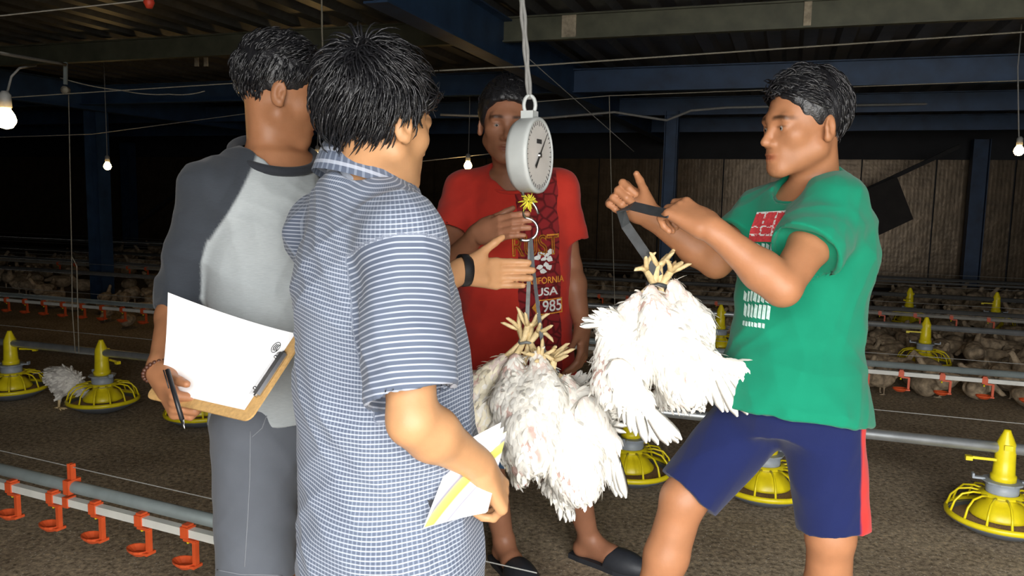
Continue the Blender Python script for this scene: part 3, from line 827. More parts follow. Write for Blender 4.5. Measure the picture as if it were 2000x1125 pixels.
def arm_prims(sh, elb, wr, s=1.0, k=.02, thick=1.0):
    sh, elb, wr = map(np.asarray, (sh, elb, wr))
    m1 = sh * .55 + elb * .45; m2 = elb * .72 + wr * .28
    a = thick
    return [rc(sh, m1, .052 * a, .045 * a, .04), rc(m1, elb, .045 * a, .037 * a, .02), rc(elb, m2, .037 * a, .041 * a, .02), rc(m2, wr, .041 * a, .0255 * a, .02)]
def leg_prims(hip, knee, ank, toe, thick=1.0):
    hip, knee, ank, toe = map(np.asarray, (hip, knee, ank, toe)); a = thick
    c = knee * .68 + ank * .32; back = unit(np.cross(np.cross(ank - knee, toe - ank), ank - knee))
    c2 = knee * .85 + ank * .15
    pr = [rc(hip, knee, .088 * a, .055 * a, .04), rc(knee, c, .052 * a, .053 * a, .02), rc(c, ank, .052 * a, .034 * a, .02)]
    heel = ank + (ank - toe) * .14; heel = np.array([heel[0], heel[1], max(.03, ank[2] - .045)])
    ft = np.array([toe[0], toe[1], .028])
    mid = (ank * .5 + ft * .5); mid[2] = .045
    pr += [rc(ank, heel, .032, .03, .02), rc(heel, mid, .028, .032, .02), rc(ank, mid, .032, .032, .02), rc(mid, ft, .034, .022, .015)]
    return pr
def torso_prims(H, Nk, S, a=1.0, belly=0.0):
    st = [(-.16, .12 * a, .10 * a), (0, .158 * a, .112 * a), (.2, .146 * a, .105 * a + belly, belly * .5), (.45, .150 * a, .108 * a + belly * .7, belly * .4), (.7, .162 * a, .112 * a), (.88, .140 * a, .090 * a), (1.0, .075 * a, .065 * a)]
    return [loft(H, Nk, S, st, .03, rnd=.01)]
def mk_body(root, prims, mat, heads, h=.0040, name='body'):
    def colf(v):
        col = np.ones((len(v), 3))
        for (L, R, s) in heads: head_tint(v, L, R, s, col)
        return col
    lo, hi = root['_lo'], root['_hi']
    return sdf_obj(name, prims, lo, hi, h, mat, root, colf=colf)
def eyes(root, L, R, s):
    for q in (-1, 1):
        c = L(q * .032, .0745, -.0065)
        e_ = MB().ball(c, .0112 * s, 14, 10).build('eye', M['eye'], root, True)
        MB().ball(L(q * .032, .0815, -.0075), .0049 * s, 10, 8).build('iris', M['iris'], e_, True)
def hair_obj(root, L, R, s, cap, n, length, seed, flow, width=.0022, wave=.3, lift=.2, keep=None, off_c=(0, -.016, .044), rad=(.081, .101, .094)):
    """a cap of hair plus strands that lie over it; one mesh"""
    r = np.random.RandomState(seed); c0 = L(*off_c); rad = np.array(rad) * s
    lo = c0 - .19 * s; hi = c0 + .19 * s
    v, q = sdf_mesh(cap, lo, hi, .0045, disp=lambda p: .0016 * np.sin(p @ V3(210, 60, 90)) * np.sin(p @ V3(40, 190, 130)), dispmax=.002)
    vs = [v]; fs = [q]; base = len(v); strands = []
    tot = 0
    while tot < n:
        d = unit(r.normal(size=3)); p = d * rad
        loc = np.array(off_c) + p / s
        if keep is not None and not keep(loc): continue
        tot += 1
        nr = unit(d / rad); fl = np.array(flow(loc), float); fl = unit(fl - nr * (fl @ nr) + r.normal(size=3) * .22)
        ln = length(loc) * r.uniform(.6, 1.15) * s; pts = []; x = p * 1.03; dirn = unit(fl + nr * lift * r.uniform(.3, 1.6))
        wv = r.normal(size=3) * wave; m = 5
        for j in range(m + 1):
            pts.append(x.copy())
            x = x + dirn * ln / m
            k0 = np.linalg.norm(x / rad)
            nrm = unit(x / rad ** 2)
            fl2 = np.array(flow(np.array(off_c) + x / s), float); fl2 = fl2 - nrm * (fl2 @ nrm)
            dirn = unit(dirn * .75 + unit(fl2 + 1e-6) * .3 + wv * .25 * math.sin(j * 1.7) - nrm * .16)
            if k0 < 1.06: x = x / k0 * 1.06
        strands.append([c0 + (pp) @ R for pp in pts])
    ex = MB()
    for pts in strands:
        w = width * r.uniform(.6, 1.5) * s; m = len(pts)
        ex.tube(pts, [w, w * 1.15, w * 1.1, w * .9, w * .6, w * .15][:m], 3, caps=False)
    ev = np.array(ex.v); ef = np.array(ex.f) + base
    me = np_mesh('hair', np.concatenate([v, ev]), np.concatenate([q, ef]), org(root))
    return newobj('hair', me, M['hair'], root)
def bounds(root, pts, m=.22):
    pts = np.array(pts); root['_lo'] = list(pts.min(0) - m); root['_hi'] = list(pts.max(0) + m)
    root['_lo'] = [root['_lo'][0], root['_lo'][1], -.03]
def lo_hi(pts, m): pts = np.array(pts); return pts.min(0) - m, pts.max(0) + m
def text_on(parent, body, string, c, dx, dy, n, size, mat, bold=0.0, squash=1.0, extr=.0012, name='printed_letters', shapes=None, outline=False, reach=.12):
    """flat print laid on a garment: lettering (or bars) wrapped onto its surface from the front"""
    dx = unit(dx); n = unit(n); dy = unit(dy)
    if shapes is None:
        cu = bpy.data.curves.new('t', 'FONT'); cu.body = string; cu.size = 1.0; cu.align_x = 'CENTER'; cu.align_y = 'CENTER'; cu.offset = bold
        if outline: cu.fill_mode = 'NONE'; cu.bevel_depth = .03; cu.bevel_resolution = 0
        o = bpy.data.objects.new('t', cu); me = bpy.data.meshes.new_from_object(o); bpy.data.objects.remove(o)
        bm = bmesh.new(); bm.from_mesh(me)
    else:
        me = bpy.data.meshes.new('p'); bm = bmesh.new()
        for poly in shapes: bm.faces.new([bm.verts.new((x, y, 0)) for x, y in poly])
    bmesh.ops.triangulate(bm, faces=bm.faces)
    for it in range(4):
        lim = .010 / size; ed = [e for e in bm.edges if e.calc_length() > lim]
        if not ed: break
        bmesh.ops.subdivide_edges(bm, edges=ed, cuts=1, use_grid_fill=False); bmesh.ops.triangulate(bm, faces=bm.faces)
    o0 = org(body)
    tree = body.get('_t'); key = body.name
    if key not in TREES: TREES[key] = BVHTree.FromObject(body, bpy.context.evaluated_depsgraph_get())
    tree = TREES[key]
    c = np.asarray(c, float); last = 0.0
    po_ = org(parent)
    for v in bm.verts:
        p = c + dx * v.co.x * size * squash + dy * v.co.y * size
        hit = tree.ray_cast(Vector(p + n * .3 - o0), Vector(-n))
        for _ in range(3):      # pass over a sleeve that hangs before the print
            if hit[0] is not None and (np.array(hit[0]) + o0 - p) @ n > reach: hit = tree.ray_cast(hit[0] - Vector(n) * .002, Vector(-n))
        if hit[0] is not None:
            w = np.array(hit[0]) + o0 + n * .0022
        else: w = p
        v.co = Vector(w - po_)
    bm.to_mesh(me); bm.free()
    me.materials.clear()
    ob_ = newobj(name, me, mat, parent)
    return ob_
TREES = {}
def seam_on(garment, pix, w, mat, name='seam'):
    """a stitched seam laid on a garment along a polyline seen from the front"""
    if garment.name not in TREES: TREES[garment.name] = BVHTree.FromObject(garment, bpy.context.evaluated_depsgraph_get())
    o0 = org(garment); pts = []
    for a, b in zip(pix[:-1], pix[1:]):
        for k in range(10):
            t = k / 10; r = unit(P_ALL(a[0] + (b[0] - a[0]) * t, a[1] + (b[1] - a[1]) * t, 1.0) - _T)
            hit = TREES[garment.name].ray_cast(Vector(_T - o0), Vector(r))
            if hit[0] is not None: pts.append(np.array(hit[0]) + o0 - r * .0004)
    if len(pts) > 2: MB().tube(pts, w, 5).build(name, mat, garment, True)
# ---- man in the red shirt, facing the camera behind the scale
def red_man():
    root = empty('person', tuple(PZ(1070, 1100, 0))); tag(root, 'man in red printed shirt and denim shorts standing behind the hanging scale', 'person')
    hs = 1.03; hc = P(989, 240, 2.52)
    hp, R, L = head_prims(hc, (.05, -1, -.10), (.03, 0, 1), hs)
    N0 = P(1000, 345, 2.62); H = P(1008, 735, 2.72); S = P(1090, 360, 2.66) - P(905, 365, 2.66)
    rs, re, rw = P(908, 375, 2.66), P(862, 535, 2.50), P(935, 455, 2.30)
    ls, le, lw = P(1088, 372, 2.66), P(1114, 522, 2.70), P(1138, 640, 2.62)
    rk, ra, rt = P(952, 905, 2.70), P(984, 1055, 2.76), PZ(1018, 1122, .03)
    lk, la, lt = P(1112, 905, 2.72), P(1150, 1050, 2.82), PZ(1240, 1108, .03)
    pr = torso_prims(H, N0, S, .95)
    pr += [rc(L(0, -.022, -.05), N0, .053, .056, .025), rc(N0 - V3(0, 0, .03), rs, .05, .048, .04), rc(N0 - V3(0, 0, .03), ls, .05, .048, .04)]
    pr += arm_prims(rs, re, rw) + arm_prims(ls, le, lw)
    pr += leg_prims(P(965, 745, 2.72), rk, ra, rt) + leg_prims(P(1052, 745, 2.72), lk, la, lt) + hp
    # right hand on the hook, back of the hand to the camera, fingers to the right
    tgt = P(1040, 428, 2.13); f = unit(tgt - rw); nrm = np.cross(f, (0, 0, 1)); nrm = nrm if nrm[1] > 0 else -nrm
    h1, i1 = hand_prims(rw, f + V3(.1, 0, .1), nrm + V3(0, 0, -.2), (0, 0, 1), [(.25, .25, .2), (.2, .3, .2), (.2, .35, .3), (.25, .4, .3)], (.7, .6, .9, .2), 1.0, .0)
    f = unit(P(1136, 745, 2.55) - lw)
    h2, i2 = hand_prims(lw, f, V3(-.9, .35, 0), V3(-.2, -1, 0), [(.3, .45, .3), (.4, .5, .3), (.45, .5, .3), (.5, .5, .3)], (.6, .9, .2, .1), .98)
    pr += h1 + h2
    allp = [hc + V3(0, 0, .2), N0, H, rs, ls, re, le, rw, lw, rk, lk, rt, lt, tgt]
    bounds(root, allp)
    mk_body(root, pr, M['skin_dark'], [(L, R, hs)])
    eyes(root, L, R, hs)
    cap = [el(L(0, -.016, .040), np.array((.082, .103, .093)) * 1.12, R), el(L(0, .085, -.03), np.array((.082, .085, .088)) * 1.12, R, .02, 's'), el(L(0, -.02, -.115), np.array((.12, .14, .10)) * 1.12, R, .02, 's')]
    hair_obj(root, L, R, hs, cap, 700, lambda l: .030, 3, lambda l: (l[0] * .6, .5, .2 if l[1] > 0 else -.8), keep=lambda l: l[2] > .02 + max(0, l[1]) * .55)
    # shirt
    A = H * .98 + N0 * .02; Fw = np.cross(unit(S), unit(N0 - H))
    st = [(-.02, .205, .150, .005), (.15, .190, .140), (.4, .180, .132), (.65, .188, .132), (.85, .165, .108), (.97, .10, .075)]
    sp = [loft(H, N0, S, st, .03, rnd=.008), rc(N0 + V3(0, .01, -.01), rs, .062, .070, .05), rc(N0 + V3(0, .01, -.01), ls, .062, .070, .05)]
    e1 = rs * .42 + re * .58; e2 = ls * .34 + le * .66
    sp += [rc(rs, e1 * 1.25 - rs * .25, .070, .078, .03, cut=(e1, e1 - rs), shell=(.011, .018)), rc(ls, e2 * 1.25 - ls * .25, .070, .076, .03, cut=(e2, e2 - ls), shell=(.011, .018))]
    sp += [rc(L(0, -.02, -.05), N0 + V3(0, -.028, -.012), .066, .068, .012, 's')]
    lo, hi = lo_hi([H - V3(0, 0, .1), N0, rs, ls, e1, e2], .17)
    def uvf(v):
        q = v - H; x = q @ unit(S); y = q @ Fw
        return np.stack([x, q[:, 2], ((y > 0) & (np.abs(x) < .19)).astype(float)], 1)
    shirt = sdf_obj('shirt', sp, lo, hi, .0048, M['redshirt'], root, disp=wrinkle(.006, .8, 4), dispmax=.008, uvf=uvf)
    sdf_obj('collar', [torus(N0 + V3(0, -.028, -.016), unit(N0 - H) + V3(0, -.5, 0), .078, .0065, S=S)], N0 - .14, N0 + .14, .004, M['redshirt'], shirt, uvf=lambda v: np.zeros((len(v), 3)))
    # shorts
    hl, hr = P(965, 745, 2.72), P(1052, 745, 2.72); c1 = rk * 1.02 - hl * .02; c2 = lk * 1.02 - hr * .02
    sp = [loft(H, N0, S, [(-.12, .15, .125), (0, .182, .132), (.12, .172, .126)], .03), rc(hl, c1 * 1.2 - hl * .2, .105, .092, .03, cut=(c1, c1 - hl)), rc(hr, c2 * 1.2 - hr * .2, .105, .092, .03, cut=(c2, c2 - hr))]
    lo, hi = lo_hi([H, hl, hr, c1, c2], .19)
    sdf_obj('shorts', sp, lo, hi, .0055, M['denim'], root, disp=wrinkle(.005, .8, 9), dispmax=.006, colf=lambda v: np.ones((len(v), 3)))
    # rubber slip-on clogs
    for an, to in ((ra, rt), (la, lt)):
        d = unit((to - an) * V3(1, 1, 0)); sd = np.cross((0, 0, 1), d); hl_ = an * V3(1, 1, 0) - d * .045
        tip = hl_ + d * .265; z = V3(0, 0, 1)
        sl = MB(); prof = [(-.02, .030), (.03, .038), (.1, .040), (.17, .048), (.23, .040), (.262, .022), (.272, .006)]
        vs = []; n_ = len(prof)
        for (t, w_) in prof:
            for k in (-1, 1):
                for zz in (.0, .018): vs.append(hl_ + d * t + sd * k * w_ + z * zz)
        fs = []
        for i in range(n_ - 1):
            a_ = i * 4; b_ = a_ + 4
            fs += [(a_, a_ + 2, b_ + 2, b_), (a_ + 1, b_ + 1, b_ + 3, a_ + 3), (a_, b_, b_ + 1, a_ + 1), (a_ + 2, a_ + 3, b_ + 3, b_ + 2)]
        fs += [(0, 1, 3, 2), ((n_ - 1) * 4, (n_ - 1) * 4 + 2, (n_ - 1) * 4 + 3, (n_ - 1) * 4 + 1)]
        sl.add(vs, fs); shoe = empty('clog', tuple(hl_ - np.array(root.location))); shoe.parent = root
        sl.build('sole', M['rubber'], shoe)
        up = [el(hl_ + d * .175 + z * .030, (.108, .050, .050), np.array([d, sd, z]), .01), rc(hl_ + d * .10 + z * .045, hl_ + d * .09 + z * .10, .05, .02, .01, 's'),
              el(hl_ + d * .02 + z * .05, (.085, .06, .06), np.array([d, sd, z]), .008, 's')]
        def bot(p): return -(p[..., 2] - .012)
        up.append(Prim(lambda p: p[..., 2] - .012, .004, 's'))
        sdf_obj('upper', up, hl_ - V3(.15, .15, .02) + d * .1, hl_ + V3(.15, .15, .12) + d * .1, .004, M['rubber'], shoe)
    # print on the chest
    c0 = P(1050, 490, 2.5); n = Fw; dx = unit(S); dy = unit(np.cross(n, dx)); dy = dy if dy[2] > 0 else -dy
    def at(px, py): return P(px, py, 2.52)
    text_on(shirt, shirt, 'RUST', at(1046, 482), dx, dy, n, .088, M['orange_print'], 0, .74, outline=True)
    text_on(shirt, shirt, 'CALIFORNIA', at(1062, 551), dx, dy, n, .030, M['orange_print'], .01, .80)
    text_on(shirt, shirt, 'USA', at(1068, 574), dx, dy, n, .036, M['white_print'], .02, 1.15)
    text_on(shirt, shirt, '1985', at(1074, 604), dx, dy, n, .052, M['white_print'], .012, .86)
    w, h = .5, .28
    def ring(w, h, t): return [[(-w, -h), (w, -h), (w, -h + t), (-w, -h + t)], [(-w, h - t), (w, h - t), (w, h), (-w, h)], [(-w, -h), (-w + t, -h), (-w + t, h), (-w, h)], [(w - t, -h), (w, -h), (w, h), (w - t, h)]]
    text_on(shirt, shirt, '', at(1074, 604), dx, dy, n, .072, M['orange_print'], name='printed_frame', shapes=ring(.62, .34, .05))
    text_on(shirt, shirt, '', at(1050, 604), dx, dy, n, .05, M['orange_print'], name='printed_diamond', shapes=[[(-.35, 0), (0, -.45), (.06, 0), (0, .45)]])
    r = np.random.RandomState(5); blot = []
    for cx, cy in ((-.1, .35), (.15, .3), (.0, .12), (-.25, .2), (.28, .12), (.1, -.12), (-.15, -.2), (.25, -.25), (-.02, -.4), (.3, .42)):
        a0 = r.uniform(0, 6); blot.append([(cx + (.10 + .09 * r.rand()) * math.cos(a0 + k * 1.05), cy + (.07 + .07 * r.rand()) * math.sin(a0 + k * 1.05)) for k in range(6)])
    text_on(shirt, shirt, '', at(1062, 513), dx, dy, n, .075, M['white_print'], name='printed_emblem', shapes=blot)
    return root

# ---- man in the green shirt, striding in from the right with chickens
def green_man():
    root = empty('person', tuple(V3(.72, 1.85, 0))); tag(root, 'man in green shirt and navy shorts striding left with raised hands', 'person')
    hs = .97
    hc = P(1570, 245, 1.86)
    hp, R, L = head_prims(hc, (-.955, -.26, -.06), (.02, 0, 1), hs)
    N0 = P(1592, 372, 1.92); H = P(1542, 770, 1.92); S = V3(.6, -.8, 0)
    ls, le, lw = P(1626, 412, 1.80), P(1528, 562, 1.66), P(1388, 446, 1.68)
    rs, re, rw = P(1500, 420, 2.04), P(1398, 512, 1.96), P(1262, 416, 1.93)
    lk = P(1622, 1045, 1.86); la = lk + V3(.05, .10, -.42); la[2] = .08; lt = la + V3(-.17, -.05, -.05)
    rk = P(1335, 975, 1.94); ra = P(1235, 1250, 2.0); ra[2] = .09; rt = ra + V3(-.18, -.05, -.05)
    hl, hr = P(1600, 775, 1.86), P(1505, 775, 1.98)
    pr = torso_prims(H, N0, S, .84)
    pr += [rc(L(-.0, -.025, -.045), N0, .054, .057, .025), rc(N0 - V3(0, 0, .03), rs, .05, .05, .04), rc(N0 - V3(0, 0, .03), ls, .05, .05, .04)]
    pr += arm_prims(ls, le, lw) + arm_prims(rs, re, rw) + leg_prims(hl, lk, la, lt) + leg_prims(hr, rk, ra, rt) + hp
    f = P(1312, 418, 1.74) - lw
    h1, i1 = hand_prims(lw, f + V3(0, 0, .03), V3(-.1, .75, -.6), V3(0, .55, .6), [(.7, 1.1, .7), (.8, 1.2, .8), (.9, 1.2, .8), (1.0, 1.2, .8)], (.5, .9, .5, .3), .98, .02)
    f = P(1208, 372, 1.90) - rw
    h2, i2 = hand_prims(rw, f, V3(.45, -.6, -.45), V3(.2, -.6, .7), [(1.0, 1.2, .7), (1.1, 1.25, .8), (1.15, 1.3, .8), (1.2, 1.3, .8)], (.5, .9, .5, .3), .98, .02)
    pr += h1 + h2
    bounds(root, [hc + V3(0, 0, .16), N0, H, ls, le, lw, rs, re, rw, lk, la, lt, rk, ra, rt, P(1195, 360, 1.9)])
    mk_body(root, pr, M['skin_mid'], [(L, R, hs)]); eyes(root, L, R, hs)
    cap = [el(L(0, -.020, .044), np.array((.084, .106, .094)) * hs, R), el(L(0, .095, -.035), np.array((.085, .085, .10)) * hs, R, .02, 's'), el(L(0, .02, -.115), np.array((.12, .11, .12)) * hs, R, .02, 's')]
    hair_obj(root, L, R, hs, cap, 1300, lambda l: .045 if l[1] > 0 else .032, 8, lambda l: (l[0] * .3, .8, .35) if l[1] > -.02 else (0, -.2, -1), keep=lambda l: l[2] > .03 + max(0, l[1]) * .5 or (l[1] < -.045 and l[2] > -.055), lift=.35)
    up = unit(N0 - H); Fw = np.cross(unit(S), up)
    st = [(-.075, .190, .175, .0), (.05, .180, .164, .005), (.25, .150, .138, .0), (.5, .152, .130), (.72, .165, .128), (.88, .148, .105), (.98, .09, .075)]
    sp = [loft(H, N0, S, st, .03, rnd=.008), rc(N0 + V3(0, 0, -.005), rs, .066, .074, .05), rc(N0 + V3(0, 0, -.005), ls, .066, .076, .05)]
    e1 = rs * .38 + re * .62; e2 = ls * .42 + le * .58
    sp += [rc(rs, e1 * 1.25 - rs * .25, .074, .074, .03, cut=(e1, e1 - rs), shell=(.011, .018)), rc(ls, e2 * 1.25 - ls * .25, .076, .082, .03, cut=(e2, e2 - ls), shell=(.011, .018))]
    sp += [rc(L(0, -.025, -.06), N0 + Fw * .035 - up * .03, .068, .075, .012, 's')]
    lo, hi = lo_hi([H - V3(0, 0, .1), N0, rs, ls, e1, e2], .18)
    shirt = sdf_obj('shirt', sp, lo, hi, .0045, M['green'], root, disp=wrinkle(.010, .75, 21, (.5, .2, .8)), dispmax=.012, colf=lambda v: np.ones((len(v), 3)))
    sdf_obj('collar', [torus(N0 + Fw * .022 - up * .012, up + Fw * .5, .080, .0065, S=S)], N0 - .15, N0 + .15, .004, M['green'], shirt, colf=lambda v: np.ones((len(v), 3)) * .9)
    # navy shorts with a red side stripe
    c1 = hl * .04 + lk * .96; c2 = hr * .05 + rk * .95
    def stripe(v):
        col = np.tile(V3(.010, .016, .075), (len(v), 1))
        ax = unit(lk - hl); q = v - hl; t = (q @ ax); rad = q - t[:, None] * ax
        out = unit(V3(.80, -.60, 0)); out = unit(out - ax * (out @ ax)); sd = np.cross(ax, out)
        w = (np.clip(.5 + (.024 - np.abs(rad @ sd)) / .006, 0, 1) * (rad @ out > .02))[:, None]
        return col * (1 - w) + V3(.58, .035, .030) * w
    k1 = c1 + V3(.012, .01, 0)
    sp = [loft(H, N0, S, [(-.2, .12, .12), (-.1, .155, .145), (0, .160, .148), (.04, .150, .13)], .03), rc(hl, k1 * 1.25 - hl * .25, .098, .078, .04, cut=(c1, c1 - hl)), rc(hr, c2 * 1.25 - hr * .25, .098, .080, .04, cut=(c2, c2 - hr))]
    lo, hi = lo_hi([H, hl, hr, c1, c2], .19)
    sdf_obj('shorts', sp, lo, hi, .0048, M['navy'], root, disp=wrinkle(.006, .8, 33, (.8, .2, .5)), dispmax=.008, colf=stripe)
    # chest print
    n = unit(Fw * .75 + V3(0, -1, 0) * .5); dx = unit(np.cross(n, (0, 0, 1))); dx = dx if dx[0] > 0 else -dx; dy = unit(np.cross(dx, -n)); dy = dy if dy[2] > 0 else -dy
    def at(px, py):
        if shirt.name not in TREES: TREES[shirt.name] = BVHTree.FromObject(shirt, bpy.context.evaluated_depsgraph_get())
        r = unit(P(px, py, 1.0) - _T); hit = TREES[shirt.name].ray_cast(Vector(_T - org(shirt)), Vector(r)); return np.array(hit[0]) + org(shirt)
    def R4(x0, y0, x1, y1, sk=.12): return [(x0 + y0 * sk, y0), (x1 + y0 * sk, y0), (x1 + y1 * sk, y1), (x0 + y1 * sk, y1)]
    text_on(shirt, shirt, '', at(1503, 443), dx, dy, n, .10, M['red_print'], reach=.03, name='printed_block', shapes=[R4(-.5, -.36, .46, .36)])
    bars = [R4(-.5, .33, .46, .38), R4(-.5, -.02, .46, .03), R4(-.5, -.22, .46, -.17), R4(.40, -.36, .46, .38), R4(-.24, -.2, -.19, .36), R4(.08, -.2, .13, .36)]
    for b_ in bars: text_on(shirt, shirt, '', at(1503, 443) + n * .0015, dx, dy, n, .10, M['white_print'], reach=.03, name='printed_bar', shapes=[b_])
    for (px, py, w_, h_) in ((1502, 486, .09, .026), (1478, 580, .075, .026), (1478, 608, .075, .034), (1472, 634, .065, .012)):
        r = np.random.RandomState(int(px + py)); sh = []
        x_ = -.5
        while x_ < .46:
            ww = r.uniform(.07, .13); sh.append([(x_, -.5 + r.uniform(0, .2)), (x_ + ww, -.5), (x_ + ww, .5 - r.uniform(0, .3)), (x_, .5)]); x_ += ww + .035
        sh = [[(a, b * h_ / w_) for a, b in q] for q in sh]
        text_on(shirt, shirt, '', at(px, py), dx, dy, n, w_, M['pale_print'], reach=.03, name='printed_line', shapes=sh)
    for an, to in ((la, lt), (ra, rt)):
        d = unit((to - an) * V3(1, 1, 0)); MB().box(an * V3(1, 1, 0) + d * .06 + V3(0, 0, .008), (.135, .045, .008), np.array([d, np.cross((0, 0, 1), d), (0, 0, 1)])).build('sandal_sole', M['rubber'], root)
    return root, i1, i2

# ---- man in the checked shirt, back to the camera
def blue_man():
    root = empty('person', tuple(V3(-.25, 1.5, 0))); tag(root, 'man in blue checked short-sleeved shirt seen from behind holding folded papers', 'person')
    hs = 1.0
    hc = P(744, 240, 1.47)
    hp, R, L = head_prims(hc, (.62, .78, -.10), (0, .02, 1), hs)
    N0 = P(722, 372, 1.52); H = P(752, 960, 1.52); S = V3(-.60, .80, 0)
    rs, re, rw = P(785, 468, 1.36), P(806, 822, 1.28), P(935, 908, 1.40)
    ls, le, lw = P(628, 455, 1.66), P(765, 610, 1.80), P(905, 528, 1.93)
    hr, hl = P(800, 990, 1.46), P(690, 985, 1.58)
    rk = hr + V3(.03, .02, -.36); ra = rk + V3(-.02, .0, -.32); ra[2] = .08; rt = ra + V3(.17, .09, -.05)
    lk = hl + V3(.03, .02, -.36); la = lk + V3(-.02, .0, -.32); la[2] = .08; lt = la + V3(.15, .12, -.05)
    pr = torso_prims(H, N0, S, .95, .015)
    pr += [rc(L(0, -.03, -.03), N0, .051, .055, .018), rc(N0 - V3(0, 0, .03), rs, .05, .05, .04), rc(N0 - V3(0, 0, .03), ls, .05, .05, .04)]
    pr += arm_prims(rs, re, rw, thick=1.06) + arm_prims(ls, le, lw) + leg_prims(hr, rk, ra, rt) + leg_prims(hl, lk, la, lt) + hp
    f = P(990, 962, 1.47) - rw
    h1, i1 = hand_prims(rw, f + V3(.02, 0, -.03), V3(-.5, .35, -.55), V3(.1, 1, .1), [(.75, .95, .5), (.85, 1.05, .55), (.95, 1.1, .6), (1.05, 1.1, .6)], (.6, .8, .4, .2), .96, .02)
    f = P(1032, 528, 2.02) - lw
    h2, i2 = hand_prims(lw, f, V3(.45, -.85, .05), V3(0, 0, 1), [(.10, .25, .15), (.16, .3, .2), (.24, .35, .2), (.32, .4, .25)], (.75, .85, .15, .1), 1.0, -.01)
    pr += h1 + h2
    bounds(root, [hc + V3(0, 0, .16), N0, H, rs, re, rw, ls, le, lw, rk, ra, rt, lk, la, lt, P(1040, 530, 2.02), P(1000, 1000, 1.5)])
    mk_body(root, pr, M['skin_lite'], [(L, R, hs)]); eyes(root, L, R, hs)
    MB().lathe([(.0395, -.012), (.0405, 0), (.0395, .012), (.034, .012), (.034, -.012), (.0395, -.012)], 20, lw + (i2['f']) * .002, np.array([np.cross(i2['f'], i2['n']), i2['n'] * .85, i2['f']]), cap=False).build('wrist_band', M['black_plastic'], root, True)
    # thick tousled hair
    cap = [el(L(0, -.022, .046), np.array((.088, .107, .098)) * hs, R), el(L(0, .10, -.05), np.array((.10, .075, .11)) * hs, R, .02, 's'), el(L(0, .03, -.125), np.array((.13, .10, .115)) * hs, R, .02, 's')]
    def flow(l):
        crown = np.array([.005, -.055, .125]); d = np.array(l) - crown
        return unit(d * V3(1, 1, .3) + V3(.25, 0, -.5) * (1 if l[1] < .02 else -.1) + V3(0, .4, 0) * (l[2] > .06))
    hair_obj(root, L, R, hs, cap, 2900, lambda l: .058 if l[2] > 0 else .062, 12, flow, width=.0019, wave=.55, lift=.5, keep=lambda l: (l[2] > .015 + max(0, l[1] - .02) * .5 or (l[1] < -.03 and l[2] > -.085)) and np.linalg.norm(np.array(l) - np.array([.002, -.062, .118])) > .016, off_c=(0, -.022, .046), rad=(.086, .105, .096))
    up = unit(N0 - H); Fw = np.cross(unit(S), up)
    st = [(-.28, .185, .165, .0), (-.08, .188, .165, .005), (.15, .180, .163, .012), (.4, .176, .155, .010), (.62, .182, .145, .0), (.80, .178, .130, -.006), (.92, .125, .095, -.005), (1.0, .075, .07)]
    sp = [loft(H, N0, S, st, .03, rnd=.008), rc(N0 + V3(0, 0, -.01), rs, .068, .074, .05), rc(N0 + V3(0, 0, -.01), ls, .068, .072, .05)]
    e1 = rs * .12 + re * .88; e2 = ls * .35 + le * .65
    cutn = unit(unit(e1 - rs) + V3(.18, 0, 0.0))
    sp += [rc(rs, e1 * 1.2 - rs * .2, .076, .078, .035, cut=(e1, cutn), shell=(.011, .018)), rc(ls, e2 * 1.25 - ls * .25, .072, .072, .03, cut=(e2, e2 - ls), shell=(.011, .018))]
    sp += [rc(L(0, -.03, -.05), N0 + Fw * .03 - up * .03, .064, .068, .012, 's')]
    lo, hi = lo_hi([H - V3(0, 0, .2), N0, rs, ls, e1, e2], .2)
    axr = unit(re - rs)
    def uvf(v):
        q = v - rs; t = q @ axr; rad = np.linalg.norm(q - t[:, None] * axr, axis=1)
        slv = (rad < .098) & (t > .02) & (t < np.linalg.norm(e1 - rs) + .03)
        qb = v - H; ang = np.arctan2(qb @ Fw, qb @ unit(S))
        vv = np.where(slv, t, (qb[:, 2] + .012 * np.sin(ang * 2)) * 1.25)
        return np.stack([ang * .17, vv + 3.0, np.where(slv, 0.0, 1.0)], 1)
    shirt = sdf_obj('shirt', sp, lo, hi, .0042, M['check'], root, disp=wrinkle(.011, .7, 41, (.2, .3, .9)), dispmax=.013, uvf=uvf)
    # stand-up collar
    nk = N0 + up * .030; cb = MB(); n_ = 26
    rows = [(.080, -.040, 0), (.074, .012, 0), (.075, .026, 0), (.082, .027, 0), (.095, .000, 0), (.106, -.026, 0)]
    vs = []
    for (r_, z_, _) in rows:
        for k in range(n_):
            a = math.radians(25) + (math.radians(310)) * k / (n_ - 1)
            vs.append(nk + Fw * math.cos(a) * r_ * 1.02 + unit(S) * math.sin(a) * r_ + up * (z_ - .034 * math.cos(a)))
    cb.add(vs, [(i * n_ + k, i * n_ + k + 1, (i + 1) * n_ + k + 1, (i + 1) * n_ + k) for i in range(len(rows) - 1) for k in range(n_ - 1)])
    co = cb.build('collar', M['check'], shirt, True)
    a_ = co.data.attributes.new('cloth', 'FLOAT_VECTOR', 'POINT')
    vv = np.array([[(k % n_) * .012, i * .011, 1.0] for i in range(len(rows)) for k in range(n_)]); a_.data.foreach_set('vector', vv.astype(np.float32).ravel())
    # trousers
    sp = [loft(H, N0, S, [(-.16, .14, .12), (0, .165, .135), (.08, .158, .13)], .03)]
    for h_, k_, a2 in ((hr, rk, ra), (hl, lk, la)): sp += [rc(h_, k_, .105, .085, .04), rc(k_, a2 * 1.1 - k_ * .1, .085, .07, .03, cut=(a2, a2 - k_))]
    lo, hi = lo_hi([H, hl, hr, la, ra], .19); lo[2] = 0
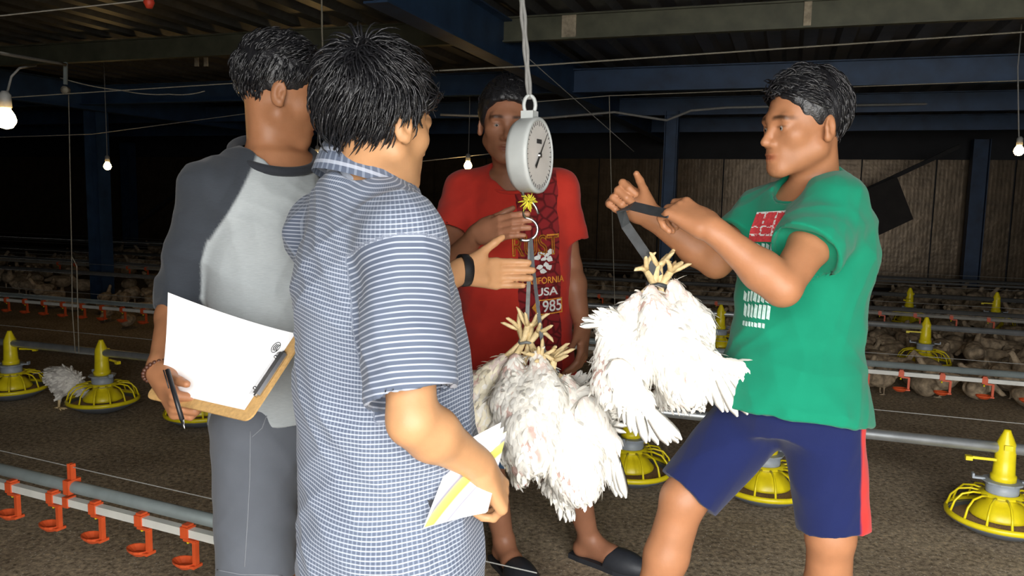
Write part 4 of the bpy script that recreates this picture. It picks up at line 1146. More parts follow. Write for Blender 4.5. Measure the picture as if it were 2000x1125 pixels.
    sdf_obj('trousers', sp, lo, hi, .010, M['trouser'], root, disp=wrinkle(.005, .8, 9), dispmax=.006, colf=lambda v: np.ones((len(v), 3)))
    for an, to in ((ra, rt), (la, lt)):
        d = unit((to - an) * V3(1, 1, 0)); MB().box(an * V3(1, 1, 0) + d * .06 + V3(0, 0, .008), (.135, .045, .008), np.array([d, np.cross((0, 0, 1), d), (0, 0, 1)])).build('sandal_sole', M['rubber'], root)
    return root, i1, i2

# ---- man in the grey raglan shirt with the clipboard
def grey_man():
    P0 = P_ALL
    def P(x, y, d): return P0(x, y, d * 1.05)
    root = empty('person', tuple(V3(-.55, 1.8, 0))); tag(root, 'man in grey and charcoal raglan shirt holding a clipboard and pen', 'person')
    hs = .97
    hc = P(549, 180, 1.81)
    hp, R, L = head_prims(hc, (.88, .42, -.20), (.10, 0, 1), hs)
    N0 = P(538, 312, 1.83); H = P(556, 800, 1.82); S = V3(.86, .50, 0)
    rs, re, rw = P(412, 372, 1.72), P(352, 580, 1.80), P(312, 728, 1.60)
    ls = P(676, 372, 1.95); le = P(690, 600, 2.10); lw = P(704, 790, 2.08)
    hr, hl = P(505, 835, 1.76), P(620, 835, 1.90)
    rk = P(500, 1115, 1.72); ra = rk + V3(-.01, .06, -.40); ra[2] = .08; rt = ra + V3(.08, -.17, -.05)
    lk = P(600, 1075, 2.00); la = lk + V3(0, .08, -.4); la[2] = .08; lt = la + V3(.12, -.15, -.05)
    pr = torso_prims(H, N0, S, .93)
    pr += [rc(L(0, -.030, -.03), N0 - unit(S) * .008, .050, .056, .014), rc(N0 - V3(0, 0, .012), rs, .050, .048, .04), rc(N0 - V3(0, 0, .012), ls, .050, .048, .04)]
    pr += arm_prims(rs, re, rw, thick=.98) + arm_prims(ls, le, lw) + leg_prims(hr, rk, ra, rt) + leg_prims(hl, lk, la, lt) + hp
    f = P(345, 815, 1.53) - rw
    h1, i1 = hand_prims(rw, f + V3(.01, 0, 0), V3(.72, .60, .15), V3(.75, -.6, .1), [(.95, 1.15, .5), (1.0, 1.1, .5), (1.0, 1.1, .5), (1.0, 1.1, .5)], P(404, 766, 1.47), 1.0, .02)
    f = V3(.5, -.3, -.3); h2, i2 = hand_prims(lw, f, V3(-.3, -.6, .3), V3(0, 0, 1), [(.3, .4, .2)] * 4, (.6, .8, .3, .1), 1.0)
    pr += h1 + h2
    bounds(root, [hc + V3(0, 0, .16), N0, H, rs, re, rw, ls, le, lw, rk, ra, rt, lk, la, lt, P(330, 830, 1.5), lw + f * .2])
    mk_body(root, pr, M['skin_mid'], [(L, R, hs)]); eyes(root, L, R, hs)
    cap = [el(L(0, -.016, .046), np.array((.083, .102, .098)) * hs, R), el(L(0, .095, -.035), np.array((.09, .085, .10)) * hs, R, .02, 's'), el(L(0, .02, -.105), np.array((.12, .11, .115)) * hs, R, .02, 's')]
    hair_obj(root, L, R, hs, cap, 1500, lambda l: .032, 18, lambda l: (l[0] * .3, .6, .5) if l[2] > .07 else (0, -.2, -1), keep=lambda l: l[2] > .03 + max(0, l[1]) * .5 or (l[1] < -.05 and l[2] > -.05), lift=.5)
    up = unit(N0 - H); Fw = np.cross(unit(S), up)
    st = [(-.03, .172, .142, .005), (.12, .163, .134), (.4, .160, .128), (.66, .172, .130), (.84, .158, .108), (.96, .09, .075)]
    sp = [loft(H, N0, S, st, .03, rnd=.008), rc(N0 + V3(0, 0, -.01), rs, .064, .066, .05), rc(N0 + V3(0, 0, -.01), ls, .064, .066, .05)]
    e1 = re * .84 + rw * .16; e2 = le * .8 + lw * .2
    sp += [rc(rs, re, .066, .060, .025), rc(re, e1 * 1.3 - re * .3, .060, .052, .02, cut=(e1, e1 - re + V3(0, 0, -.12)), shell=(.011, .018)), rc(ls, le, .066, .058, .03), rc(le, e2 * 1.3 - le * .3, .058, .052, .02, cut=(e2, e2 - le), shell=(.011, .018))]
    sp += [rc(N0 + up * .10 - Fw * .02, N0 + Fw * .022 + up * .004, .086, .080, .012, 's')]
    lo, hi = lo_hi([H - V3(0, 0, .05), N0, rs, ls, e1, e2], .17)
    Sx = unit(S)
    def colf(v):
        q = v - N0; x = q @ Sx; z = q @ up
        edge = .060 + .108 * (np.clip(-z - .0, 0, .4) / .2) ** 1.15           # raglan seam from collar to armpit
        d1 = sp[3].fn(v); d2 = sp[4].fn(v); dt = sp[0].fn(v); d3 = sp[5].fn(v)
        f1 = np.minimum(np.abs(x) - edge, z + .20); f2 = np.minimum(dt - .003 - np.minimum(np.minimum(d1, d2), d3), np.abs(x) - .12)
        w = np.clip(.5 + np.maximum(f1, f2) / .007, 0, 1)[:, None]
        return V3(.040, .046, .056) * w + V3(.38, .41, .42) * (1 - w)
    shirt = sdf_obj('shirt', sp, lo, hi, .0042, M['raglan'], root, disp=wrinkle(.010, .75, 55, (.5, .3, .7)), dispmax=.012, colf=colf)
    sdf_obj('collar', [torus(N0 + Fw * .020 + up * .008 - unit(S) * .006, up + Fw * .66, .098, .0115, S=S)], N0 - .16, N0 + .16, .004, M['raglan'], shirt, colf=lambda v: np.tile(V3(.03, .033, .04), (len(v), 1)))
    c1 = hr * .02 + rk * .98 - V3(0, 0, .02); c2 = hl * .10 + lk * .90
    sp = [loft(H, N0, S, [(-.16, .14, .12), (-.02, .165, .132), (.10, .150, .12)], .03), rc(hr, c1 * 1.2 - hr * .2, .105, .086, .04, cut=(c1, c1 - hr)), rc(hl, c2 * 1.2 - hl * .2, .100, .088, .04, cut=(c2, c2 - hl))]
    lo, hi = lo_hi([H, hl, hr, c1, c2], .19)
    sh = sdf_obj('shorts', sp, lo, hi, .0048, M['grey_twill'], root, disp=wrinkle(.005, .8, 63, (.8, .2, .5)), dispmax=.008, colf=lambda v: np.ones((len(v), 3)))
    seam_on(sh, [(489, 842), (488, 930), (484, 1010), (477, 1118)], .0012, M['stitch']); seam_on(sh, [(521, 812), (512, 836), (490, 856)], .0012, M['stitch'], 'pocket_seam'); seam_on(sh, [(424, 1113), (470, 1122), (560, 1124)], .0012, M['stitch'], 'hem_seam')
    for an, to in ((ra, rt), (la, lt)):
        d = unit((to - an) * V3(1, 1, 0)); MB().box(an * V3(1, 1, 0) + d * .06 + V3(0, 0, .008), (.135, .045, .008), np.array([d, np.cross((0, 0, 1), d), (0, 0, 1)])).build('sandal_sole', M['rubber'], root)
    # bead bracelet
    br = empty('bracelet', tuple(rw - np.array(root.location))); br.parent = root
    ax = i1['f']; a = unit(np.cross(ax, V3(0, 0, 1) + V3(.4, 0, 0))); b = np.cross(ax, a); bmsh = MB().ball((0, 0, 0), .0048, 8, 6).mesh('bead', smooth=True); bmsh.materials.append(M['bead'])
    for k in range(22):
        t = 2 * math.pi * k / 22; newobj('bead', bmsh, None, br, tuple(-ax * .004 + (a * math.cos(t) + b * math.sin(t) * .92) * .0325))
    return root, i1
# ------------------------------------------------------------------ hanging scale, hook and straps
def scale_thing():
    c = P(1034, 304, 2.2); n = unit(V3(.915, -.40, .02)); R = frame_from(n)          # rows side, forward(axis), up
    Rl = np.array([R[0], R[2], R[1]])                                                 # lathe z -> axis
    if np.linalg.det(Rl) < 0: Rl = np.array([-R[0], R[2], R[1]])
    root = empty('hanging_scale', tuple(c)); tag(root, 'off-white round dial scale hanging on a rope before the red-shirted man', 'scale')
    r = .103
    MB().lathe([(0, -.036), (r * .80, -.036), (r * .93, -.030), (r, -.016), (r * 1.0, .018), (r * 1.02, .024), (r * 1.0, .032), (r * .93, .034), (r * .90, .030)], 40, c, Rl, cap=False).build('case', M['scale_shell'], root, True)
    dl = MB().lathe([(0, .0285), (r * .91, .0285)], 40, c, Rl, cap=False).build('dial', M['dial'], root)
    up = R[2]; sd = Rl[0]
    tick = MB().box((0, 0, 0), (.0008, .0045, .0005)).mesh('tick'); tick.materials.append(M['ink'])
    for k in range(40):
        a = 2 * math.pi * k / 40; rr = r * .84
        d = sd * math.sin(a) + up * math.cos(a); x_ = np.cross(d, n)
        o = newobj('tick', tick, None, dl); big = 1.7 if k % 5 == 0 else 1
        p = d * rr + n * .0295
        o.matrix_local = Matrix(((x_[0], d[0] * big, n[0], p[0]), (x_[1], d[1] * big, n[1], p[1]), (x_[2], d[2] * big, n[2], p[2]), (0, 0, 0, 1)))
    d = unit(sd * .55 * (1 if sd[0] > 0 or sd[1] > 0 else -1) + up * .8); d = unit(V3(.25, .62, .74) - n * (V3(.25, .62, .74) @ n))
    q = np.cross(n, d); c1 = c + n * .032
    b = MB(); b.add([c1 - d * .045 + q * .006, c1 - d * .045 - q * .006, c1 - q * .0035, c1 + d * .08 - q * .0008, c1 + d * .08 + q * .0008, c1 + q * .0035], [(0, 1, 2, 5), (5, 2, 3, 4)]); b.build('pointer', M['ink'], root)
    MB().lathe([(0, .037), (.006, .036), (.008, .030)], 12, c, Rl, cap=False).build('pointer_hub', M['steel'], root, True)
    for dx_, w_ in ((-.012, .005), (0, .005), (.012, .005)):
        b = MB(); b.box(c + n * .0292 + up * .038 + sd * dx_, (w_, .0006, .006), np.array([sd, n, up])); b.build('dial_mark', M['ink'], dl)
    # eye on top
    top = c + up * r
    MB().box(top + up * .006, (.020, .018, .012), np.array([sd, n, up])).build('neck', M['scale_shell'], root)
    pts = []
    for k in range(18):
        a = 2 * math.pi * k / 18; pts.append(top + up * .034 + (V3(1, -.1, 0) * math.cos(a) * .016 + up * math.sin(a) * .026))
    MB().tube(pts, .0055, 8, closed=True).build('eye', M['scale_shell'], root, True)
    # spring rod and hook below
    bot = c - up * r
    MB().tube([P(1018, 370, 2.2), P(1026, 392, 2.2), P(1030, 402, 2.2)], .005, 8).build('rod', M['steel'], root, True)
    hk = [P(1028, 392, 2.2), P(1040, 395, 2.2), P(1046, 404, 2.2), P(1052, 418, 2.2)]
    MB().tube(hk, .0042, 8).build('upper_hook', M['steel'], root, True)
    hk = [P(1024, 402, 2.21), P(1022, 418, 2.21), P(1026, 426, 2.2)] + [P(1026 + 24 * math.sin(a) , 448 - 22 * math.cos(a), 2.2) for a in np.linspace(.25, 3.6, 14)]
    MB().tube(hk, .0046, 8).build('hook', M['steel'], root, True)
    r_ = np.random.RandomState(2); b = MB(); cc = P(1033, 392, 2.195)
    for k in range(46):
        d = unit(r_.normal(size=3)); e = unit(r_.normal(size=3)); b.tube([cc + d * .006, cc + d * .016 + e * .004, cc + d * .021 + e * .011 - ZZ * .003], [.002, .0018, .0008], 4)
    b.build('knotted_string', M['yellow_string'], root)
    rope = empty('scale_rope', tuple(top + up * .05)); tag(rope, 'grey doubled rope from the ceiling down to the scale eye', 'rope')
    for s_ in (-1, 1):
        a = top + up * .05 + V3(.003 * s_, 0, 0); b_ = P(1014 + 3 * s_, -70, 2.16)
        pts = [a + (b_ - a) * t + V3(math.cos(t * 26 + (s_ > 0) * 3.14), math.sin(t * 26 + (s_ > 0) * 3.14), 0) * .0014 for t in np.linspace(0, 1, 40)]
        MB().tube(pts, .0055, 6).build('strand', M['cable'], rope, True)
scale_thing()
def flat_strap(name, pts, w, t, mat, label, side=(1, -.1, 0)):
    """ribbon of rubber through pts, broad side to the camera"""
    pts = [np.asarray(p) for p in pts]; vs = []
    for i, p in enumerate(pts):
        d = unit(pts[min(i + 1, len(pts) - 1)] - pts[max(i - 1, 0)]); s_ = unit(np.asarray(side) - d * (np.asarray(side) @ d)); n_ = np.cross(d, s_)
        vs += [p + s_ * w / 2 + n_ * t / 2, p - s_ * w / 2 + n_ * t / 2, p - s_ * w / 2 - n_ * t / 2, p + s_ * w / 2 - n_ * t / 2]
    fs = [(0, 1, 2, 3)]; m_ = len(pts)
    for i in range(m_ - 1):
        for k in range(4): fs.append((i * 4 + k, i * 4 + 4 + k, i * 4 + 4 + (k + 1) % 4, i * 4 + (k + 1) % 4))
    fs.append(tuple((m_ - 1) * 4 + k for k in (3, 2, 1, 0)))
    b = MB(); b.add(vs, fs); return tag(b.top(name, M[mat], pts[-1]), label, 'strap')
T1 = P(1028, 668, 2.20); T2 = P(1073, 727, 2.16); T3 = P(1284, 556, 1.93)
flat_strap('rubber_strap', [P(1036, 466, 2.2), P(1034, 520, 2.2), P(1029, 640, 2.2), T1], .011, .003, 'strap', 'grey rubber strap on the hook holding the left pair of chickens')
flat_strap('rubber_strap', [P(1037, 466, 2.195), P(1041, 520, 2.19), P(1058, 660, 2.17), T2 + V3(-.01, 0, .03)], .010, .003, 'dark_strap', 'dark rubber strap on the hook holding the right pair of chickens')

# ------------------------------------------------------------------ chickens
def feather_mesh(name, mat, wid=.17, seg=6):
    """unit-long flight feather along +y with a raised shaft, slightly cupped"""
    vs = []; fs = []
    for i in range(seg + 1):
        t = i / seg; w = wid * (math.sin(min(1, t * 1.25 + .12) * math.pi / 2) ** .7) * (1 if t < .72 else math.sqrt(max(0, 1 - ((t - .72) / .285) ** 2)))
        w = max(w, .012); z = .05 * math.sin(t * 2.4)
        vs += [(-w / 2, t, z - .16 * w), (0, t, z), (w / 2, t, z - .16 * w), (0, t, z - .016)]
    for i in range(seg):
        a = i * 4; b = a + 4
        fs += [(a, a + 1, b + 1, b), (a + 1, a + 2, b + 2, b + 1), (a + 2, a + 3, b + 3, b + 2), (a + 3, a, b, b + 3)]
    me = bpy.data.meshes.new(name); me.from_pydata(vs, [], fs); me.polygons.foreach_set('use_smooth', [True] * len(me.polygons)); me.materials.append(mat); me.update(); return me
FEA = feather_mesh('flight_feather', M['feather']); FEAC = feather_mesh('flight_feather', M['feather_cream'])
def put_feather(parent, base, d, n, length, width=1.0, me=None):
    d = unit(d); n = unit(np.asarray(n) - d * (np.asarray(n) @ d)); s_ = np.cross(d, n)
    o = newobj('flight_feather', me or FEA, None, parent); p = np.asarray(base) - org(parent); l_ = length; w = length * width
    o.matrix_local = Matrix(((s_[0] * w, d[0] * l_, n[0] * l_, p[0]), (s_[1] * w, d[1] * l_, n[1] * l_, p[1]), (s_[2] * w, d[2] * l_, n[2] * l_, p[2]), (0, 0, 0, 1)))
    return o
def cards(v, q, flow, r, n, ln, wd, jit=.35, lift=.25):
    """small body feathers lying over a surface (verts, quads)"""
    b = MB(); ia = r.randint(0, len(q), n)
    A = v[q[ia, 0]]; Bq = v[q[ia, 1]]; Cq = v[q[ia, 2]]
    nr = np.cross(Bq - A, Cq - A); nr /= np.maximum(np.linalg.norm(nr, axis=1), 1e-12)[:, None]
    for p, nn in zip(A, nr):
        d = flow(p); d = d - nn * (d @ nn) + r.normal(size=3) * jit; d = unit(unit(d) + nn * lift * r.uniform(.2, 1.6)); s_ = unit(np.cross(d, nn)); m_ = np.cross(s_, d)
        l_ = ln * r.uniform(.6, 1.25); w = wd * r.uniform(.7, 1.2); p = p - d * l_ * .15
        b.add([p, p + d * l_ * .35 + s_ * w / 2 + nn * .001, p + d * l_ * .35 - s_ * w / 2 + nn * .001, p + d * l_ * .75 + s_ * w * .42, p + d * l_ * .75 - s_ * w * .42, p + d * l_ - nn * .002 + s_ * w * r.uniform(-.2, .2), p + d * l_ * .5 + nn * w * .22],
              [(0, 1, 6), (0, 6, 2), (1, 3, 6), (6, 3, 5), (6, 5, 4), (2, 6, 4)])
    return b
def foot(parent, hock, tie, top, seed, splay):
    """scaly shank from the hock up through the tie with four toes spread above it"""
    r = np.random.RandomState(seed); ax = unit(top - tie)
    lg = MB().tube([hock, hock * .5 + tie * .5, tie, top], [.0115, .0095, .0085, .0095], 8).build('leg', M['leg_yellow'], parent, True)
    s_ = unit(splay - ax * (splay @ ax)); t_ = np.cross(ax, s_)
    for k, (a, l_) in enumerate(((-.75, .044), (0., .054), (.75, .044), (3.1, .026))):
        d = unit(s_ * math.cos(a) + t_ * math.sin(a) + ax * r.uniform(.25, .95)); d2 = unit(d + ax * r.uniform(-.5, .6))
        p1 = top + d * l_ * .5; p2 = p1 + d2 * l_ * .5; p3 = p2 + unit(d2 - ax * .3) * .010
        MB().tube([top - ax * .004, p1, p2, p3], [.0075, .006, .0048, .0012], 7).build('toe', M['leg_yellow'], lg, True)
def hung_bird(name, tie, ctr, neck, label, seed, feet_splay, wings, size=1.0, breast=(0, -1, 0), group='', cream=False, head=True):
    r = np.random.RandomState(seed); tie, ctr, neck = map(np.asarray, (tie, ctr, neck))
    root = empty(name, tuple(tie)); tag(root, label, 'chicken', group)
    ax = unit(tie - ctr); br = unit(np.asarray(breast, float) - ax * (np.asarray(breast, float) @ ax)); sd = np.cross(br, ax); R = np.array([sd, br, ax])
    s = size; L = lambda x, y, z: ctr + (np.array([x, y, z]) * s) @ R
    hk = [L(-.030, .02, .150), L(.030, .02, .150)]
    pr = [el(L(0, 0, 0), np.array((.082, .088, .118)) * s, R, .02), el(L(0, .035, -.04), np.array((.066, .062, .085)) * s, R, .04), el(L(0, -.03, .09), np.array((.045, .04, .05)) * s, R, .03)]
    for i, q in enumerate((-1, 1)):
        pr.append(rc(L(q * .052, .028, .04), hk[i], .050 * s, .017 * s, .025))
    sh = L(0, .03, -.10); mid = (sh + neck) / 2 + br * .015
    pr += [rc(sh, mid, .046 * s, .030 * s, .04), rc(mid, neck, .030 * s, .022 * s, .02)]
    hd = neck + unit(neck - mid) * .014
    fd = unit(unit(neck - mid) * .5 + br)
    pr += [el(hd, np.array((.022, .022, .022)) * s, None, .012)]
    lo, hi = lo_hi([tie, ctr, neck, hk[0], hk[1]], .16 * s)
    nseed = r.uniform(0, 50)
    def colf(v):
        q = (v - ctr) @ R.T; nz = np.sin(q[:, 0] * 34 + nseed) * np.sin(q[:, 1] * 29 + nseed * 1.3) * np.sin(q[:, 2] * 23 + nseed * .7) + .25 * np.sin(v @ V3(70, 50, 90))
        bare = np.clip((nz - .22) * 5, 0, 1); bare = np.maximum(bare, np.clip((q[:, 2] - .085 * s) * 20, 0, .55))
        return V3(.86, .84, .78) * (1 - bare[:, None]) + V3(.70, .50, .45) * bare[:, None]
    v, q = sdf_mesh(pr, lo, hi, .0065, disp=lambda p: .0022 * np.sin(p @ V3(140, 80, 60)) * np.sin(p @ V3(60, 120, 150)), dispmax=.003)
    newobj('body', np_mesh('body', v, q, org(root), colf(v)), M['bird_skin'], root)
    b = cards(v, q, lambda p: -ax * .55 + (p - ctr) * 2.0 * 0 + ZZ * -.5, r, 1500, .032 * s, .0105 * s, .22, .10)
    o = b.build('plumage', M['feather_cream'] if cream else M['feather'], root, True); o['kind'] = 'stuff'
    for i in (0, 1):
        tp = tie + unit(tie - ctr) * .045 + sd * (.018 if i else -.018)
        foot(root, hk[i], tie + sd * (.009 if i else -.009), tp, seed + i, np.asarray(feet_splay) * 1.0 + sd * (.8 if i else -.8))
    if head:
        MB().lathe([(0, .020), (.004, .008), (.0065, 0)], 8, hd + fd * .018, frame_from(V3(.3, .2, 1), fd) if abs(fd[2]) < .99 else None, cap=False).build('beak', M['leg_yellow'], root, True)
        cb = MB(); up_ = unit(np.cross(fd, sd)); 
        for k in range(4):
            c_ = hd + fd * (.012 - .010 * k) + up_ * .021; cb.ball(c_, (.005, .005, .008), 6, 5, np.array([sd, fd, up_]))
        cb.build('comb', M['comb'], root, True)
    for (w0, d0, d1, nrm, arm, n, fl, armd) in wings:
        w0 = np.asarray(w0); armd = unit(armd); wg = empty('wing', tuple(w0 - np.array(root.location))); wg.parent = root
        w1 = w0 + armd * arm
        wp = [rc(w0 - armd * .03, w1, .026 * s, .014 * s, .01, flat=(nrm, .55)), rc(w0, w0 + unit(d0) * fl * .35, .026 * s, .022 * s, .02, flat=(nrm, .4)), rc(w1, w1 + unit(d1) * fl * .22, .016 * s, .012 * s, .02, flat=(nrm, .5))]
        lo, hi = lo_hi([w0, w1, w0 + unit(d0) * fl * .4, w1 + unit(d1) * fl * .3], .06)
        vv, qq = sdf_mesh(wp, lo, hi, .005)
        newobj('wing_arm', np_mesh('wing_arm', vv, qq, org(wg), np.tile(V3(.82, .76, .70), (len(vv), 1))), M['bird_skin'], wg)
        dm = unit(unit(d0) + unit(d1))
        o = cards(vv, qq, lambda p: dm, r, 220, .042 * s, .011 * s, .15, .08).build('coverts', M['feather'], wg, True); o['kind'] = 'stuff'
        for i in range(n):
            t = i / max(1, n - 1); d = unit(unit(d0) * (1 - t) + unit(d1) * t)
            put_feather(wg, w0 + armd * arm * t, d + r.normal(size=3) * .03, np.asarray(nrm) + r.normal(size=3) * .08, fl * (.72 + .34 * math.sin(t * 2.2)) * r.uniform(.94, 1.05), 1.15, FEAC if cream else FEA)
    return root
_m = N('bird_skin_and_down'); _o = _m.obj(); _nz = _m.noise(30, 5, vec=_o)
_m.color(_m.mix(1.0, _m.ramp(_nz, [(.3, (.88, .86, .84)), (.7, (1, 1, 1))]), _m.attr('tint').outputs['Color'], 'MULTIPLY')).set(rough=.8, spec=.2).bump(_m.noise(90, 4, vec=_o), .5, .006); M['bird_skin'] = _m.m
GA = 'chickens hanging from the scale'; GB = 'chickens carried by the green-shirted man'
cm = V3(0, -1, 0)
hung_bird('chicken', T1, P(962, 795, 2.24), P(950, 905, 2.27), 'cream chicken hanging leftmost under the scale beside the checked shirt', 31, V3(-.6, -.6, 0),
    [(P(940, 805, 2.18), V3(-.35, 0, -1), V3(-.1, -.1, -1), V3(-.3, -1, 0), .05, 7, .085, V3(-.5, 0, -.7)), (P(990, 850, 2.14), V3(-.1, 0, -1), V3(.1, 0, -1), V3(0, -1, 0), .04, 6, .09, V3(.3, 0, -.8))], .96, V3(-.3, -1, 0), GA, True)
hung_bird('chicken', T1, P(1040, 815, 2.13), P(1018, 925, 2.12), 'chicken hanging at the front centre of the scale bundle with bare pink patches', 47, V3(.6, -.5, .2),
    [(P(1085, 830, 2.10), V3(.2, 0, -1), V3(.5, -.1, -1), V3(.2, -1, 0), .05, 7, .10, V3(.4, 0, -.8))], 1.06, V3(-.25, -1, .1), GA)
hung_bird('chicken', T2, P(1108, 865, 2.14), P(1080, 948, 2.20), 'brightest white chicken hanging rightmost under the scale, wing drooping to the right', 52, V3(.3, -.8, .1),
    [(P(1160, 812, 2.08), V3(.02, 0, -1), V3(.24, -.05, -1), V3(.3, -1, .1), .085, 10, .150, V3(.42, 0, -.62)), (P(1150, 795, 2.12), V3(.75, 0, .35), V3(1, 0, -.25), V3(0, -1, .1), .05, 6, .085, V3(.3, 0, -.7))], 1.08, V3(.25, -1, 0), GA, False, False)
hung_bird('chicken', T2, P(1092, 850, 2.30), P(1075, 935, 2.27), 'chicken hanging at the back of the scale bundle, spread wing tip pointing down', 66, V3(.9, .2, .3),
    [(P(1098, 930, 2.16), V3(-.28, 0, -1), V3(.30, 0, -1), V3(0, -1, .1), .03, 9, .105, V3(.2, 0, -.9)), (P(1120, 775, 2.25), V3(.05, 0, 1), V3(.8, 0, .35), V3(0, -1, .1), .03, 6, .075, V3(.8, 0, .3))], 1.04, V3(.1, 1, 0), GA)
hung_bird('chicken', T3, P(1228, 690, 1.95), P(1222, 790, 1.95), 'chicken hung upside down on the left of the carried pair, wing fanned downwards', 71, V3(-.9, -.3, .0),
    [(P(1205, 655, 1.90), V3(-.55, 0, .75), V3(-.9, 0, -.1), V3(-.2, -1, 0), .03, 8, .075, V3(-.3, 0, .6)), (P(1222, 740, 1.86), V3(-.1, 0, -1), V3(.72, 0, -.75), V3(.1, -1, .1), .065, 11, .135, V3(.5, 0, -.6))], .92, V3(-.2, -1, 0), GB)
hung_bird('chicken', T3, P(1318, 680, 1.92), P(1295, 775, 1.96), 'chicken hung upside down on the right of the carried pair, wing reaching the green shirt', 83, V3(.9, -.3, .0),
    [(P(1352, 690, 1.84), V3(.15, -.05, -1), V3(.95, -.1, -.55), V3(.1, -1, .1), .12, 14, .15, V3(.85, 0, -.30)), (P(1255, 640, 1.98), V3(-.8, 0, .3), V3(-.7, 0, -.6), V3(0, -1, 0), .05, 6, .09, V3(-.6, 0, -.3))], .98, V3(.3, -1, 0), GB)
MB().tube([T1 + V3(.020 * math.cos(a), .020 * math.sin(a), .003 * math.sin(3 * a)) for a in np.linspace(0, 6.0, 14)], .004, 6).top('rubber_tie', M['strap'], T1, True)
bpy.data.objects['rubber_tie'].update_tag(); tag(bpy.data.objects['rubber_tie'], 'grey rubber tie round the upper bunch of chicken legs', 'tie')
tag(MB().tube([T2 + V3(.024 * math.cos(a), .024 * math.sin(a), .003 * math.sin(3 * a)) for a in np.linspace(0, 6.0, 14)], .0055, 6).top('rubber_tie', M['strap'], T2, True), 'grey rubber tie round the lower bunch of chicken legs', 'tie')
tag(MB().tube([T3 + V3(.024 * math.cos(a), .024 * math.sin(a), .003 * math.sin(3 * a)) for a in np.linspace(0, 6.0, 14)], .0055, 6).top('rubber_tie', M['dark_strap'], T3, True), 'black rubber tie round the legs of the carried chickens', 'tie')
flat_strap('rubber_strap', [P(1310, 418, 1.70), P(1275, 412, 1.76), P(1235, 402, 1.82), P(1212, 410, 1.85), P(1222, 440, 1.88), P(1262, 498, 1.91), T3 + V3(0, 0, .02)], .024, .003, 'dark_strap', 'black rubber strap stretched between the green-shirted man\'s hands down to his chickens', (.75, 0, .65))

# flock on the litter
def flock_protos():
    out = []
    def make(head, standing, seed):
        pr = [el((0, 0, .105 + .05 * standing), (.082, .125, .085), None, .02), el((0, -.10, .14 + .05 * standing), (.04, .06, .035), None, .03), el((0, .07, .11 + .05 * standing), (.065, .065, .07), None, .03)]
        for q in (-1, 1): pr.append(el((q * .068, -.01, .115 + .05 * standing), (.022, .09, .052), None, .012))
        pr += [rc((0, .10, .15 + .05 * standing), head, .036, .021, .03), el(head, (.021, .024, .021), None, .01), rc(np.array(head) + V3(0, .015, 0), np.array(head) + V3(0, .04, -.008), .008, .002, .004)]
        if standing:
            for q in (-1, 1): pr += [rc((q * .04, -.005, .09), (q * .038, 0, .012), .012, .008, .01), rc((q * .038, -.02, .008), (q * .038, .04, .007), .008, .006, .006)]
        v, q = sdf_mesh(pr, (-.2, -.25, -.02), (.2, .3, .40), .0145, disp=lambda p: .003 * np.sin(p @ V3(90, 70, 60)) * np.sin(p @ V3(60, 80, 100) + seed), dispmax=.004)
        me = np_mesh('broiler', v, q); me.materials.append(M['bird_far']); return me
    return [make((0, .155, .235), 0, 0), make((0, .20, .12), 0, 1), make((0, .17, .32), 1, 2), make((.03, .215, .10), 1, 3), make((-.05, .12, .20), 0, 4)]
PR = flock_protos()
rr = np.random.RandomState(3); cand = []
def pixel(p):
    q = _R.T @ (np.asarray(p) - _T); return 1000 + F_PX * q[0] / -q[2], 562.5 - F_PX * q[1] / -q[2], -q[2]
v_ = 5.8
feed_spots = [np.array(o.location) for o in bpy.data.objects if o.name.startswith('pan_feeder')]
while v_ < 12.2:
    u_ = -12.0
    while u_ < 7:
        p = W(u_ + rr.uniform(-.07, .07), v_ + rr.uniform(-.08, .08), 0); x, y, d = pixel(p + ZZ * .1)
        dens = 1.0 if x > 1560 and v_ < 8.6 else (.50 if v_ < 8 else .42)
        if x < 700: dens *= .45
        if v_ < 6.2 and x < 1600: dens *= .35
        if -30 < x < 2030 and rr.rand() < dens and min(np.linalg.norm((p - f_)[:2]) for f_ in feed_spots) > .26 and not (420 < x < 920) and not (1440 < x < 1640):
            cand.append((d, p))
        u_ += .195
    v_ += .20
cand.sort(key=lambda c: c[0])
LAB = (('dusty white broiler in the dense crowd right of the green shirt', 'flock right of the green shirt'), ('dusky broiler in the dark between the red shirt and the green shirt', 'flock behind the hanging chickens'),
       ('dim broiler in the dark flock left of the grey-shirted man', 'flock on the dark left side'))
for k, (d, p) in enumerate(cand[:285]):
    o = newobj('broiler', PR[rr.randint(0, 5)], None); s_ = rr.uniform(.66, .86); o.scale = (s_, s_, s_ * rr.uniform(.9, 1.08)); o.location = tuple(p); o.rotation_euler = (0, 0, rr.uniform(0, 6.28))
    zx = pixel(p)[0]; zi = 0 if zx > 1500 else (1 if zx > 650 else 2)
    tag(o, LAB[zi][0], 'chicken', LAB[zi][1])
far = cand[285:]
if far:
    V_ = []; Q_ = []; nb = 0
    for d, p in far:
        me = PR[rr.randint(0, 5)]; n_ = len(me.vertices); co = np.empty(n_ * 3); me.vertices.foreach_get('co', co); co = co.reshape(-1, 3); a = rr.uniform(0, 6.28)
        co = co @ np.array([[math.cos(a), math.sin(a), 0], [-math.sin(a), math.cos(a), 0], [0, 0, 1]]) * .92 + p
        idx = np.empty(len(me.loops), np.int32); me.loops.foreach_get('vertex_index', idx); V_.append(co); Q_.append(idx.reshape(-1, 4) + nb); nb += n_
    o = newobj('distant_flock', np_mesh('distant_flock', np.concatenate(V_), np.concatenate(Q_)), M['bird_far']); tag(o, 'far flock of broilers too distant to count before the foil wall', 'flock', None, 'stuff')
